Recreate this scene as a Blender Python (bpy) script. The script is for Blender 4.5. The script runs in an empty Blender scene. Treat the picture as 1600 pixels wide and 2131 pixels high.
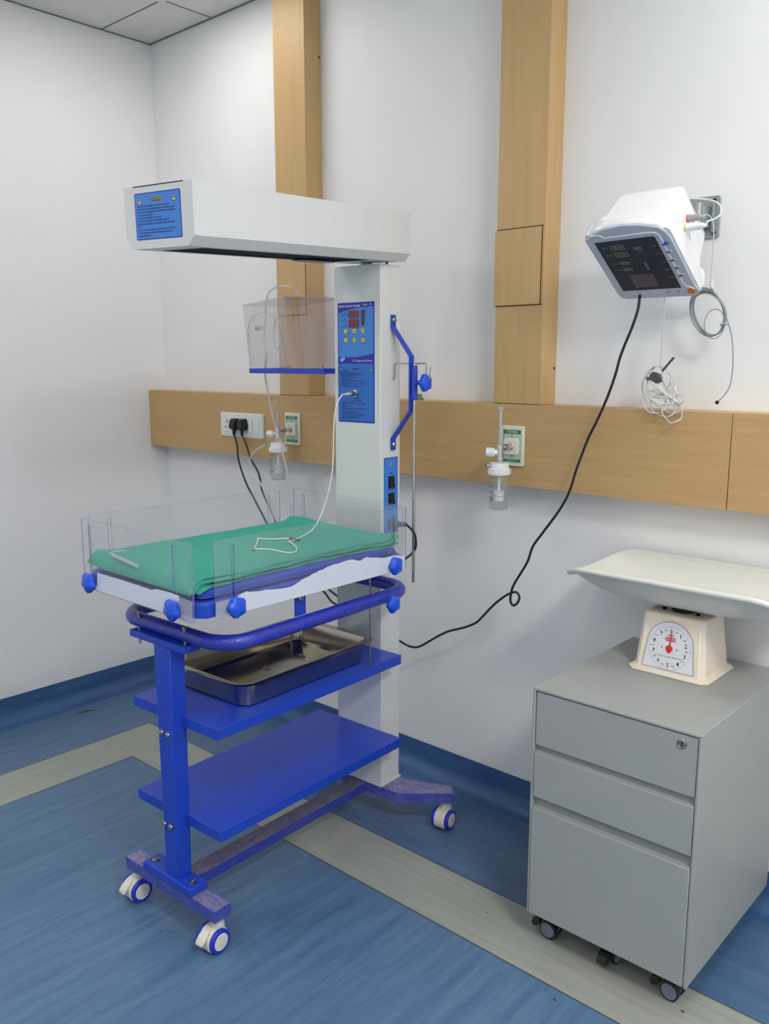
import bpy, math, random
from mathutils import Matrix, Vector, noise
random.seed(7)
R = math.radians
sc = bpy.context.scene
col = sc.collection
# ------------------------------------------------------------------ camera
CAM = Vector((3.4549, -2.3161, 1.491))
YAW, PITCH, FPX = R(42.0402), R(9.912), 1796.36
fwd = Vector((-math.sin(YAW)*math.cos(PITCH), math.cos(YAW)*math.cos(PITCH), -math.sin(PITCH)))
rgt = Vector((math.cos(YAW), math.sin(YAW), 0))
upv = rgt.cross(fwd)
cd = bpy.data.cameras.new('camera'); cam = bpy.data.objects.new('camera', cd); col.objects.link(cam)
cam.matrix_world = Matrix(((rgt.x, upv.x, -fwd.x, CAM.x), (rgt.y, upv.y, -fwd.y, CAM.y), (rgt.z, upv.z, -fwd.z, CAM.z), (0, 0, 0, 1)))
cd.sensor_fit = 'HORIZONTAL'; cd.sensor_width = 36.0; cd.lens = 36.0*FPX/1600.0
cd.clip_start = 0.05; cd.clip_end = 60
sc.camera = cam
# ------------------------------------------------------------------ view, world, lamps
sc.view_settings.view_transform = 'Standard'
sc.view_settings.look = 'None'
sc.view_settings.gamma = 1.0
sc.view_settings.use_curve_mapping = False
sc.view_settings.exposure = 0.13
w = bpy.data.worlds.new('world'); sc.world = w; w.use_nodes = True
w.node_tree.nodes['Background'].inputs[0].default_value = (.9, .95, 1, 1)
w.node_tree.nodes['Background'].inputs[1].default_value = 0.05
CEIL = 2.843
LAMPS = [(.74, -.535, 5.2), (3.14, -.535, 8.5), (.74, -2.335, 12.5), (3.14, -2.935, 13.0), (4.34, -1.735, 50.0), (1.94, -3.535, 9.0)]
# (x, y, watts) of each square ceiling light; the glowing diffusers are built as meshes with the ceiling
# ------------------------------------------------------------------ picking helpers (a photo pixel meets a real plane)
def ray(px, py): return fwd + rgt*((px-800)/FPX) - upv*((py-1065.5)/FPX)
def hit(px, py, o, n):
    d = ray(px, py); n = Vector(n); return CAM + d*(n.dot(Vector(o)-CAM)/n.dot(d))
def aty(px, py, y): return hit(px, py, (0, y, 0), (0, 1, 0))
def atz(px, py, z): return hit(px, py, (0, 0, z), (0, 0, 1))
# ------------------------------------------------------------------ materials
def lin(c):
    c = c/255.0
    return c/12.92 if c <= .04045 else ((c+.055)/1.055)**2.4
def rgb(r, g, b): return (lin(r), lin(g), lin(b), 1)
MATS = {}
def mat(name, c, rough=.5, metal=0.0, var=0.03, scale=30, bump=0.0, bscale=200, coat=0.0, spec=None, stretch=None, var2=None):
    m = bpy.data.materials.new(name); m.use_nodes = True; MATS[name] = m
    nt = m.node_tree; N = nt.nodes; L = nt.links; p = N['Principled BSDF']
    p.inputs['Roughness'].default_value = rough; p.inputs['Metallic'].default_value = metal
    if coat: p.inputs['Coat Weight'].default_value = coat; p.inputs['Coat Roughness'].default_value = .08
    if spec is not None: p.inputs['Specular IOR Level'].default_value = spec
    tc = N.new('ShaderNodeTexCoord'); mp = N.new('ShaderNodeMapping'); L.new(tc.outputs['Object'], mp.inputs[0])
    if stretch: mp.inputs['Scale'].default_value = stretch
    nz = N.new('ShaderNodeTexNoise'); nz.inputs['Scale'].default_value = scale; nz.inputs['Detail'].default_value = 5
    L.new(mp.outputs[0], nz.inputs['Vector'])
    mx = N.new('ShaderNodeMix'); mx.data_type = 'RGBA'
    c = rgb(*c)
    c2 = rgb(*var2) if var2 else tuple(min(1, x*(1-var)) for x in c[:3])+(1,)
    c1 = c if var2 else tuple(min(1, x*(1+var)) for x in c[:3])+(1,)
    mr = N.new('ShaderNodeMapRange'); mr.inputs['From Min'].default_value = .3; mr.inputs['From Max'].default_value = .7
    L.new(nz.outputs['Fac'], mr.inputs['Value']); L.new(mr.outputs[0], mx.inputs['Factor'])
    mx.inputs['A'].default_value = c1; mx.inputs['B'].default_value = c2
    L.new(mx.outputs['Result'], p.inputs['Base Color'])
    if bump:
        b = N.new('ShaderNodeBump'); b.inputs['Strength'].default_value = bump; b.inputs['Distance'].default_value = .002
        n2 = N.new('ShaderNodeTexNoise'); n2.inputs['Scale'].default_value = bscale; n2.inputs['Detail'].default_value = 3
        L.new(mp.outputs[0], n2.inputs['Vector']); L.new(n2.outputs['Fac'], b.inputs['Height']); L.new(b.outputs[0], p.inputs['Normal'])
    return m
def clear(name, tint, refl=.06, rough=.03, haze=0.0, hc=(230, 232, 235)):
    """thin clear plastic or glass: light passes straight through, some mirrors by Fresnel, a little haze scatters"""
    m = bpy.data.materials.new(name); m.use_nodes = True; MATS[name] = m
    nt = m.node_tree; N = nt.nodes; L = nt.links; N.remove(N['Principled BSDF']); out = N['Material Output']
    t = N.new('ShaderNodeBsdfTransparent'); t.inputs[0].default_value = tint+(1,)
    g = N.new('ShaderNodeBsdfGlossy'); g.inputs['Roughness'].default_value = rough
    f = N.new('ShaderNodeFresnel'); f.inputs[0].default_value = 1.35+refl
    ge = N.new('ShaderNodeNewGeometry'); iv = N.new('ShaderNodeMath'); iv.operation = 'SUBTRACT'; iv.inputs[0].default_value = 1; L.new(ge.outputs['Backfacing'], iv.inputs[1])
    fm = N.new('ShaderNodeMath'); fm.operation = 'MULTIPLY'; L.new(f.outputs[0], fm.inputs[0]); L.new(iv.outputs[0], fm.inputs[1])
    m1 = N.new('ShaderNodeMixShader'); L.new(fm.outputs[0], m1.inputs[0]); L.new(t.outputs[0], m1.inputs[1]); L.new(g.outputs[0], m1.inputs[2])
    last = m1
    if haze:
        d = N.new('ShaderNodeBsdfDiffuse'); d.inputs[0].default_value = rgb(*hc)
        m2 = N.new('ShaderNodeMixShader')
        nz = N.new('ShaderNodeTexNoise'); nz.inputs['Scale'].default_value = 6
        mr = N.new('ShaderNodeMapRange'); mr.inputs['To Min'].default_value = haze*.7; mr.inputs['To Max'].default_value = haze*1.3
        L.new(nz.outputs['Fac'], mr.inputs['Value']); L.new(mr.outputs[0], m2.inputs[0])
        L.new(m1.outputs[0], m2.inputs[1]); L.new(d.outputs[0], m2.inputs[2]); last = m2
    L.new(last.outputs[0], out.inputs[0])
    return m
mat('wall_paint', (239, 239, 239), .55, var=.012, scale=3, bump=.05, bscale=60)
mat('ceiling_tile', (222, 223, 217), .8, var=.02, scale=8, bump=.1, bscale=150)
mat('ceiling_seam', (120, 122, 118), .8)
mat('wood_x', (198, 163, 112), .42, scale=7, stretch=(.7, 1, 12), var2=(190, 155, 104), bump=.03, bscale=40)
mat('wood_z', (202, 168, 117), .42, scale=7, stretch=(9, 9, .5), var2=(194, 160, 109), bump=.03, bscale=40)
mat('wood_gap', (70, 52, 34), .8)
def vinyl(name, ca, cb, st):
    m = mat(name, ca, .38, scale=3.2, stretch=st, var2=cb, bump=.03, bscale=30)
    N = m.node_tree.nodes
    for n in N:
        if n.type == 'TEX_NOISE': n.inputs['Detail'].default_value = 9; n.inputs['Roughness'].default_value = .72
    return m
vinyl('vinyl_blue_y', (98, 130, 161), (66, 98, 136), (11, .9, 1))
vinyl('vinyl_blue_x', (88, 119, 152), (60, 90, 130), (.9, 11, 1))
vinyl('vinyl_blue_edge_y', (94, 122, 152), (70, 98, 134), (11, .9, 1))
vinyl('vinyl_cove', (72, 108, 152), (52, 86, 134), (1.2, 1.2, 9))
vinyl('vinyl_grey_x', (168, 171, 162), (144, 149, 141), (.8, 18, 1))
vinyl('vinyl_grey_y', (168, 171, 162), (144, 149, 141), (18, .8, 1))
mat('vinyl_seam', (62, 68, 70), .6)
mat('dirt', (66, 72, 74), .8)
mat('paint_chip', (170, 168, 160), .8)
mat('blue_paint', (30, 69, 190), .33, var=.03, scale=60, bump=.06, bscale=700)
mat('white_powder', (220, 222, 221), .38, var=.015, scale=20, bump=.05, bscale=600)
mat('dark_gap', (30, 31, 32), .7)
mat('heater_grille', (70, 74, 78), .35, .7, bump=.1)
mat('heater_panel', (150, 160, 170), .35, .3)
mat('steel', (196, 193, 186), .2, 1.0, var=.04, bump=.02)
mat('chrome', (214, 214, 216), .1, 1.0)
mat('bolt_metal', (172, 170, 160), .32, 1.0)
mat('tray_steel', (176, 170, 158), .16, 1.0, var=.05, scale=6, bump=.04, bscale=40)
mat('knob_blue', (24, 82, 218), .3, var=.02, coat=.2)
mat('label_blue', (62, 132, 218), .28, var=.015)
mat('label_blue_mid', (36, 108, 198), .28, var=.02)
mat('label_dark_blue', (28, 30, 160), .3)
mat('label_white', (214, 222, 240), .5)
mat('label_pale_blue', (128, 178, 232), .4)
mat('ink_black', (22, 24, 34), .5)
mat('ink_navy', (24, 46, 110), .5)
mat('label_yellow', (228, 204, 44), .4)
mat('display_red', (112, 22, 34), .12, coat=.3)
mat('display_black', (38, 24, 30), .15)
mat('switch_black', (28, 28, 30), .35)
mat('cord_black', (28, 29, 31), .42)
mat('plug_black', (24, 24, 26), .4)
mat('cord_white', (232, 232, 228), .4)
mat('cord_grey', (140, 142, 144), .4)
mat('cord_pale', (206, 206, 202), .4)
mat('sensor_dark', (70, 76, 80), .45)
mat('bead_black', (18, 24, 34), .3)
mat('cloth_green', (60, 164, 144), .92, var=.05, scale=90, bump=.5, bscale=900)
mat('mattress_blue', (44, 70, 176), .35, var=.04, bump=.05)
mat('mattress_lip', (62, 98, 208), .3, var=.04)
mat('protective_paper', (214, 220, 236), .55, var=.02, scale=12)
mat('caster_cream', (226, 222, 206), .38)
mat('caster_tread', (30, 52, 196), .4)
mat('caster_dark', (36, 38, 40), .5)
mat('caster_brown', (84, 76, 70), .5)
mat('cab_grey', (160, 163, 160), .5, var=.02, scale=15, bump=.05, bscale=900)
mat('cab_stain', (150, 150, 140), .6, var=.06, scale=90)
mat('cab_inner', (146, 150, 148), .5)
mat('scale_cream', (240, 226, 208), .35, coat=.15)
mat('pan_white', (224, 224, 217), .3, var=.01, coat=.2)
mat('dial_face', (226, 229, 232), .35)
mat('dial_ring', (176, 180, 188), .4)
mat('red_paint', (214, 32, 52), .35)
mat('plate_white', (226, 228, 224), .35)
mat('outlet_green', (26, 120, 66), .4)
mat('outlet_mint', (180, 198, 182), .3)
mat('outlet_cream', (228, 226, 210), .35)
mat('plastic_white', (236, 237, 238), .3, coat=.15)
mat('monitor_white', (240, 241, 243), .22, var=.005, coat=.4)
mat('bezel_grey', (196, 203, 217), .35, var=.01)
mat('bezel_light', (222, 225, 232), .35)
mat('screen_black', (44, 54, 70), .22, spec=.25)
mat('screen_digit', (128, 126, 116), .3)
mat('screen_window', (82, 76, 84), .3)
mat('button_grey', (112, 124, 142), .35)
mat('button_blue', (40, 104, 190), .3)
mat('alarm_orange', (222, 124, 22), .35)
mat('bracket_metal', (160, 168, 170), .35, .6)
mat('conn_grey', (160, 160, 160), .4)
mat('conn_yellow', (232, 204, 70), .4)
mat('conn_red', (222, 92, 84), .4)
mat('tag_pink', (196, 150, 150), .4)
mat('sticker_pink', (186, 120, 124), .5)
mat('green_glass', (96, 130, 110), .15, coat=.4)
mat('smoke_plastic', (70, 104, 128), .25)
clear('acrylic', (.965, .972, .98), haze=.045)
clear('acrylic_edge', (.60, .63, .76), haze=.32, hc=(170, 176, 214))
clear('acrylic_warm', (.975, .965, .965), haze=.07, hc=(226, 216, 218))
clear('acrylic_warm_edge', (.93, .91, .91), haze=.3, hc=(222, 212, 214))
clear('frosted', (.86, .88, .92), haze=.42, hc=(206, 210, 222), rough=.3)
clear('tube_clear', (.95, .95, .96), haze=.4, hc=(228, 226, 230), rough=.12)
clear('bottle_clear', (.965, .97, .965), haze=.05)
clear('water', (.975, .98, .96), haze=.03, hc=(210, 214, 200))
def wrap(name, base, c2, st):
    """blue painted tube wound in clinging plastic film with pale creases"""
    m = mat(name, base, .3, scale=6, stretch=st, var2=c2, bump=.6, bscale=28, coat=.22)
    N = m.node_tree.nodes
    for n in N:
        if n.type == 'TEX_NOISE': n.inputs['Detail'].default_value = 8; n.inputs['Distortion'].default_value = 1.2
    return m
wrap('film_blue_loop', (24, 46, 180), (56, 66, 168), (6, 6, 6))
wrap('film_blue_x', (34, 58, 168), (70, 76, 164), (3, 9, 9))
wrap('film_blue_y', (38, 62, 168), (90, 94, 172), (9, 3, 9))
wrap('film_dusty_x', (74, 72, 124), (128, 118, 140), (4, 14, 4))
wrap('film_dusty_y', (84, 88, 156), (146, 138, 168), (14, 4, 4))
# ------------------------------------------------------------------ mesh builder
def smoothpath(P, n=8, closed=False):
    P = [Vector(p) for p in P]; out = []; m = len(P)
    rng = range(m) if closed else range(m-1)
    for i in rng:
        if closed: a, b, c, d = P[(i-1) % m], P[i], P[(i+1) % m], P[(i+2) % m]
        else: a, b, c, d = P[max(i-1, 0)], P[i], P[i+1], P[min(i+2, m-1)]
        for k in range(n):
            t = k/n
            out.append(.5*((2*b)+(c-a)*t+(2*a-5*b+4*c-d)*t*t+(3*b-a-3*c+d)*t**3))
    if not closed: out.append(P[-1])
    return out
def rrect(x0, x1, y0, y1, r, n=5):
    o = []
    for cx, cy, a0 in ((x1-r, y1-r, 0), (x0+r, y1-r, 90), (x0+r, y0+r, 180), (x1-r, y0+r, 270)):
        for k in range(n+1):
            a = R(a0+90*k/n); o.append((cx+r*math.cos(a), cy+r*math.sin(a)))
    return o
def circ(cx, cy, r, n=24, ry=None):
    return [(cx+r*math.cos(2*math.pi*k/n), cy+(ry or r)*math.sin(2*math.pi*k/n)) for k in range(n)]
AX = {'x': Matrix(((0, 0, 1, 0), (1, 0, 0, 0), (0, 1, 0, 0), (0, 0, 0, 1))),      # (u,v,h) -> x=h, y=u, z=v
      'y': Matrix(((1, 0, 0, 0), (0, 0, -1, 0), (0, 1, 0, 0), (0, 0, 0, 1))),     # x=u, y=-h, z=v
      'z': Matrix.Identity(4)}
class MB:
    def __init__(s, T=None, post=None):
        s.v = []; s.f = []; s.m = []; s.mn = []; s.T = T or Matrix.Identity(4); s.post = post
    def add(s, V, F, m, T=None):
        if m not in s.mn: s.mn.append(m)
        k = len(s.v); mi = s.mn.index(m)
        for p in V:
            p = Vector(p)
            if T is not None: p = T @ p
            p = s.T @ p
            if s.post: p = s.post(p)
            s.v.append(p)
        for f in F: s.f.append([k+i for i in f]); s.m.append(mi)
        return s
    def box(s, x0, x1, y0, y1, z0, z1, m, T=None):
        V = [(x, y, z) for z in (z0, z1) for y in (y0, y1) for x in (x0, x1)]
        return s.add(V, [(0, 2, 3, 1), (4, 5, 7, 6), (0, 1, 5, 4), (2, 6, 7, 3), (0, 4, 6, 2), (1, 3, 7, 5)], m, T)
    def prism(s, poly, h0, h1, m, ax='z', T=None, off=(0, 0, 0), em=None):
        n = len(poly); A = Matrix.Translation(off) @ AX[ax]
        if T is not None: A = T @ A
        s.add([(u, v, h0) for u, v in poly]+[(u, v, h1) for u, v in poly],
              [list(range(n-1, -1, -1)), list(range(n, 2*n))]+([] if em else [(i, (i+1) % n, n+(i+1) % n, n+i) for i in range(n)]), m, A)
        if em: s.add([(u, v, h0) for u, v in poly]+[(u, v, h1) for u, v in poly], [(i, (i+1) % n, n+(i+1) % n, n+i) for i in range(n)], em, A)
        return s
    def plate(s, outer, holes, h0, h1, m, em, ax='z', T=None, off=(0, 0, 0)):
        cu = bpy.data.curves.new('tmp', 'CURVE'); cu.dimensions = '2D'; cu.fill_mode = 'BOTH'; cu.extrude = abs(h1-h0)/2
        for poly in [outer]+holes:
            sp = cu.splines.new('POLY'); sp.points.add(len(poly)-1); sp.use_cyclic_u = True
            for i, (u, v) in enumerate(poly): sp.points[i].co = (u, v, 0, 1)
        ob = bpy.data.objects.new('tmp', cu); me = bpy.data.meshes.new_from_object(ob)
        A = Matrix.Translation(off) @ AX[ax]
        if T is not None: A = T @ A
        V = [(p.co.x, p.co.y, p.co.z+(h0+h1)/2) for p in me.vertices]
        side = [list(p.vertices) for p in me.polygons if abs(p.normal.z) < .5]; flat = [list(p.vertices) for p in me.polygons if abs(p.normal.z) >= .5]
        s.add(V, flat, m, A); s.add(V, side, em, A)
        bpy.data.objects.remove(ob); bpy.data.curves.remove(cu); bpy.data.meshes.remove(me)
        return s
    def tube(s, P, r, m, seg=8, closed=False, T=None, n=8, smooth=True, flat=1.0):
        P = smoothpath(P, n, closed) if smooth else [Vector(p) for p in P]
        V = []; F = []; N = len(P); up = None
        for i, p in enumerate(P):
            if closed: t = P[(i+1) % N]-P[(i-1) % N]
            else: t = P[min(i+1, N-1)]-P[max(i-1, 0)]
            t = t.normalized() if t.length > 1e-9 else Vector((0, 0, 1))
            if up is None: up = Vector((0, 0, 1)) if abs(t.z) < .9 else Vector((1, 0, 0))
            up = (up-t*up.dot(t)); up = up.normalized() if up.length > 1e-6 else t.orthogonal().normalized()
            sd = t.cross(up); rr = r(i/(N-1)) if callable(r) else r
            for k in range(seg):
                a = 2*math.pi*k/seg; V.append(p+up*math.cos(a)*rr+sd*math.sin(a)*rr*flat)
        M = N if closed else N-1
        for i in range(M):
            for k in range(seg):
                a = i*seg+k; b = i*seg+(k+1) % seg; c = ((i+1) % N)*seg+(k+1) % seg; d = ((i+1) % N)*seg+k
                F.append((a, b, c, d))
        if not closed: F += [list(range(seg-1, -1, -1)), [(N-1)*seg+k for k in range(seg)]]
        return s.add(V, F, m, T)
    def cyl(s, a, b, r, m, seg=16, r2=None, T=None):
        r2 = r if r2 is None else r2
        return s.tube([a, b], (lambda t: r+(r2-r)*t), m, seg, T=T, smooth=False)
    def lathe(s, prof, m, seg=24, T=None, lobes=0, amp=0.0):
        V = []; F = []
        for r, z in prof:
            for k in range(seg):
                a = 2*math.pi*k/seg; q = r*(1+amp*math.cos(lobes*a)) if lobes else r
                V.append((q*math.cos(a), q*math.sin(a), z))
        n = len(prof)
        for i in range(n-1):
            for k in range(seg): F.append((i*seg+k, i*seg+(k+1) % seg, (i+1)*seg+(k+1) % seg, (i+1)*seg+k))
        F += [list(range(seg-1, -1, -1)), [(n-1)*seg+k for k in range(seg)]]
        return s.add(V, F, m, T)
    def loft(s, secs, m, T=None, cap=True):
        n = len(secs[0]); V = [p for q in secs for p in q]; F = []
        for i in range(len(secs)-1):
            for k in range(n): F.append((i*n+k, i*n+(k+1) % n, (i+1)*n+(k+1) % n, (i+1)*n+k))
        if cap: F += [list(range(n-1, -1, -1)), [(len(secs)-1)*n+k for k in range(n)]]
        return s.add(V, F, m, T)
    def text(s, body, size, m, T, align='LEFT', sx=1.0, bold=.014):
        cu = bpy.data.curves.new('tmp', 'FONT'); cu.body = body; cu.size = size; cu.resolution_u = 1; cu.align_x = align; cu.offset = size*bold; cu.align_y = 'CENTER'
        ob = bpy.data.objects.new('tmp', cu); me = bpy.data.meshes.new_from_object(ob)
        s.add([(p.co.x*sx, p.co.y, 0) for p in me.vertices], [list(p.vertices) for p in me.polygons], m, T)
        bpy.data.objects.remove(ob); bpy.data.curves.remove(cu); bpy.data.meshes.remove(me)
        return s
    def build(s, name, parent=None, bevel=0.0, seg=2, smooth=35, base=False, label=None):
        me = bpy.data.meshes.new(name); V = s.v; o = Vector((0, 0, 0))
        if base:
            xs = [p.x for p in V]; ys = [p.y for p in V]; zs = [p.z for p in V]
            o = Vector(((min(xs)+max(xs))/2, (min(ys)+max(ys))/2, min(zs)))
        me.from_pydata([tuple(p-o) for p in V], [], s.f)
        for n in s.mn: me.materials.append(MATS[n])
        for p, i in zip(me.polygons, s.m): p.material_index = i; p.use_smooth = bool(smooth)
        me.validate()
        if smooth: me.set_sharp_from_angle(angle=R(smooth))
        ob = bpy.data.objects.new(name, me); col.objects.link(ob); ob.location = o
        if parent: ob.parent = parent
        if label: ob['label'] = label
        if bevel:
            b = ob.modifiers.new('bevel', 'BEVEL'); b.width = bevel; b.segments = seg; b.limit_method = 'ANGLE'; b.angle_limit = R(40); b.harden_normals = False
        return ob
def tag(o, label, cat, group=None):
    o['label'] = label; o['category'] = cat
    if group: o['group'] = group
    return o
def thing(name, loc, rz, label, cat, group=None):
    o = bpy.data.objects.new(name, None); col.objects.link(o); o.location = loc; o.rotation_euler = (0, 0, rz); o.empty_display_size = .1
    return tag(o, label, cat, group)
def struct(o): o['kind'] = 'structure'; return o
def copy_tree(o, parent=None):
    c = o.copy(); col.objects.link(c); c.parent = parent
    for ch in list(o.children): copy_tree(ch, c)
    return c
def TR(x, y, z): return Matrix.Translation((x, y, z))
# a frame whose local xy is a surface to write on: u to the right, v up, n out
def face(o, u, v):
    u = Vector(u).normalized(); v = Vector(v).normalized(); n = u.cross(v)
    return Matrix(((u.x, v.x, n.x, o[0]), (u.y, v.y, n.y, o[1]), (u.z, v.z, n.z, o[2]), (0, 0, 0, 1)))
# ================================================================== SETTING
X1, Y1 = 5.0, -4.6
SK = .109
S1, S2 = .4438, .664
b = MB()
b.add([(0, 0, 0), (S1, -S1, 0), (S1, Y1, 0), (0, Y1, 0)], [(0, 3, 2, 1)], 'vinyl_blue_edge_y')
b.add([(0, 0, 0), (X1, 0, 0), (X1, -S1, 0), (S1, -S1, 0)], [(0, 3, 2, 1)], 'vinyl_blue_x')
b.add([(S1, -S1, 0), (X1, -S1, 0), (X1, -S2, 0), (S1, -S2, 0)], [(0, 3, 2, 1)], 'vinyl_grey_x')
b.add([(S1, -S2, 0), (S2, -S2, 0), (S2, Y1, 0), (S1, Y1, 0)], [(0, 3, 2, 1)], 'vinyl_grey_y')
b.add([(S2, -S2, 0), (X1, -S2, 0), (X1, Y1, 0), (S2, Y1, 0)], [(0, 3, 2, 1)], 'vinyl_blue_y')
def strip(bm, x0, y0, x1, y1, w, m, z=.0004):
    d = Vector((x1-x0, y1-y0, 0)).normalized(); n = Vector((-d.y, d.x, 0))*w/2
    a = Vector((x0, y0, z)); c = Vector((x1, y1, z))
    bm.add([a-n, c-n, c+n, a+n], [(0, 1, 2, 3)], m)
strip(b, S1, -S1, X1, -S1, .0035, 'vinyl_seam'); strip(b, S2, -S2, X1, -S2, .0035, 'vinyl_seam')
strip(b, S1, -S1, S1, Y1, .0022, 'vinyl_seam'); strip(b, S2, -S2, S2, Y1, .0022, 'vinyl_seam')
strip(b, S1, -S2, S2, -S2, .0012, 'vinyl_grey_y', .0003)
# scuffs on the sheet: a worn crescent, specks, faint scratches
q = [(0, 0), (.28, .12), (.6, .16), (1, .02), (.62, -.05), (.3, -.03)]
a0, a1 = atz(155, 1487, 0), atz(200, 1477, 0)
dv = a1-a0; nv = Vector((-dv.y, dv.x, 0))
b.add([(a0.x+dv.x*u+nv.x*v*1.5, a0.y+dv.y*u+nv.y*v*1.5, .0006) for u, v in q], [range(6)], 'dirt')
for px, py, r_, m_ in [(194, 1447, .012, 'paint_chip'), (237, 1452, .006, 'paint_chip'), (275, 1466, .009, 'paint_chip'), (215, 1443, .006, 'paint_chip'),
                       (484, 1852, .004, 'dirt'), (404, 1893, .004, 'dirt'), (335, 1938, .003, 'dirt'), (334, 1850, .003, 'dirt'), (1154, 2081, .006, 'dirt'), (1420, 2105, .006, 'dirt'),
                       (1013, 1900, .003, 'dirt'), (773, 1683, .003, 'dirt')]:
    p = atz(px, py, 0)
    b.add([(p.x+r_*math.cos(k*math.pi/4)*random.uniform(.6, 1.2), p.y+r_*.7*math.sin(k*math.pi/4)*random.uniform(.6, 1.2), .0007) for k in range(8)], [range(8)], m_)
for px, py in [(1140, 2056), (1136, 2120), (1140, 2124), (1128, 2128), (1132, 2061)]:
    p = atz(px, py, 0); strip(b, p.x, p.y, p.x+.003, p.y+.010, .0010, 'dirt', .0007)
struct(b.build('floor', smooth=0))
b = MB(); b.add([(0, 0, CEIL), (X1, 0, CEIL), (X1, Y1, CEIL), (0, Y1, CEIL)], [(0, 1, 2, 3)], 'ceiling_tile')
gx = [.44+.6*k for k in range(8)]; gy = [-.235-.6*k for k in range(8)]
for x in gx: b.box(x-.0025, x+.0025, Y1, 0, CEIL-.002, CEIL+.001, 'ceiling_seam') if x < X1 else None
for y in gy: b.box(0, X1, y-.0025, y+.0025, CEIL-.002, CEIL+.001, 'ceiling_seam')
b.box(0, X1, -.006, 0, CEIL-.004, CEIL+.001, 'ceiling_seam'); b.box(0, .006, Y1, 0, CEIL-.004, CEIL+.001, 'ceiling_seam')
struct(b.build('ceiling', smooth=0))
for nm, V in [('wall_back', [(0, 0, 0), (X1, 0, 0), (X1, .1, CEIL)]), ('wall_left', [(-.1, Y1, 0), (0, 0, CEIL)]), ('wall_right', None), ('wall_front', None)]:
    b = MB()
    if nm == 'wall_back': b.box(-.1, X1+.1, 0, .1, 0, CEIL, 'wall_paint')
    if nm == 'wall_left': b.box(-.1, 0, Y1, 0, 0, CEIL, 'wall_paint')
    if nm == 'wall_right': b.box(X1, X1+.1, Y1, 0, 0, CEIL, 'wall_paint')
    if nm == 'wall_front': b.box(-.1, X1+.1, Y1-.1, Y1, 0, CEIL, 'wall_paint')
    struct(b.build(nm, smooth=0))
# coved vinyl skirting
def cove(side):
    r = .05; prof = [(.003, SK), (.003, r+.002)]+[(r+.003-r*math.cos(R(a)), r+.001-r*math.sin(R(a))) for a in range(8, 91, 10)]+[(r+.02, .0009), (r+.02, .0002), (0.0002, .0002), (.0002, SK)]
    b = MB()
    if side == 'back': b.loft([[(x, -d, z) for d, z in prof] for x in (0, X1)], 'vinyl_cove')
    else: b.loft([[(d, y, z) for d, z in prof] for y in (0, Y1)], 'vinyl_cove')
    struct(b.build('baseboard_'+side, smooth=50))
cove('back'); cove('left')
# wooden services rail and risers
RT, RB, RD = 1.3618, 1.1102, .0885
b = MB(); b.box(.0005, 2.6355, -RD, -.0003, RB, RT, 'wood_x'); struct(b.build('trim_1', bevel=.0012))
b = MB(); b.box(2.6375, X1-.001, -RD, -.0003, RB, RT, 'wood_x'); struct(b.build('trim_2', bevel=.0012))
def riser(n, xa, xb, d, zs):
    b = MB(); za, zb, proud = zs
    b.box(xa, xb, -d, -.0003, RT+.001, CEIL-.006, 'wood_z')
    b.box(xa+.001, xb-.001, -d-.0006, -d, RT-.0005, RT+.0025, 'wood_gap')
    o = b.build('trim_%d' % n, bevel=.001); struct(o)
    p = MB(); T = None
    f = d+proud
    p.box(xa-.0045, xb-.010, -f, -d+.001, za+.002, zb-.002, 'wood_z')
    g = MB()
    g.box(xa, xb-.0045, -d-.0012, -d+.0005, zb-.002, zb+.0015, 'wood_gap'); g.box(xa, xb-.0045, -d-.0012, -d+.0005, za-.0005, za+.002, 'wood_gap')
    g.box(xb-.010, xb-.0075, -d-.0012, -d+.0005, za, zb, 'wood_gap')
    p.build('access_panel', o, bevel=.001); g.build('panel_gap', o)
    h = MB()
    for z in (1.47, 2.56):
        h.cyl((xb-.0002, -.010, z), (xb+.0012, -.010, z), .004, 'dark_gap', 10)
    h.build('screw_hole', o)
    return o
riser(3, .8953, 1.0596, .0817, (1.660, 1.955, .0012))
riser(4, 1.8987, 2.0652, .0846, (1.654, 1.877, .0045))
# ceiling lamp that just shows at the top edge
PLACES = ['whose corner just shows at the top edge of the picture', 'above the wall monitor', 'in the middle of the left side', 'behind the camera on the right', 'nearest the right wall', 'in the row farthest from the warmer']
for i, (lx, ly, pw) in enumerate(LAMPS):
    b = MB(); h = .3
    b.plate([(-h, -h), (h, -h), (h, h), (-h, h)], [[(-.275, -.275), (.275, -.275), (.275, .275), (-.275, .275)]], -.012, -.0008, 'white_powder', 'white_powder')
    o = thing('ceiling_light', (lx, ly, CEIL), 0, 'square white ceiling light '+PLACES[i], 'ceiling light')
    b.build('frame', o)
    m = bpy.data.materials.new('lamp_glow'); m.use_nodes = True; MATS['lamp_glow_%d' % i] = m
    N_ = m.node_tree.nodes; N_.remove(N_['Principled BSDF']); e = N_.new('ShaderNodeEmission'); m.node_tree.links.new(e.outputs[0], N_['Material Output'].inputs[0])
    e.inputs[0].default_value = (1.0, .985, .955, 1); e.inputs[1].default_value = pw/(math.pi*.55*.55)
    b = MB(); b.box(-.275, .275, -.275, .275, -.008, -.002, 'lamp_glow_%d' % i); b.build('diffuser', o, smooth=0)
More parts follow.
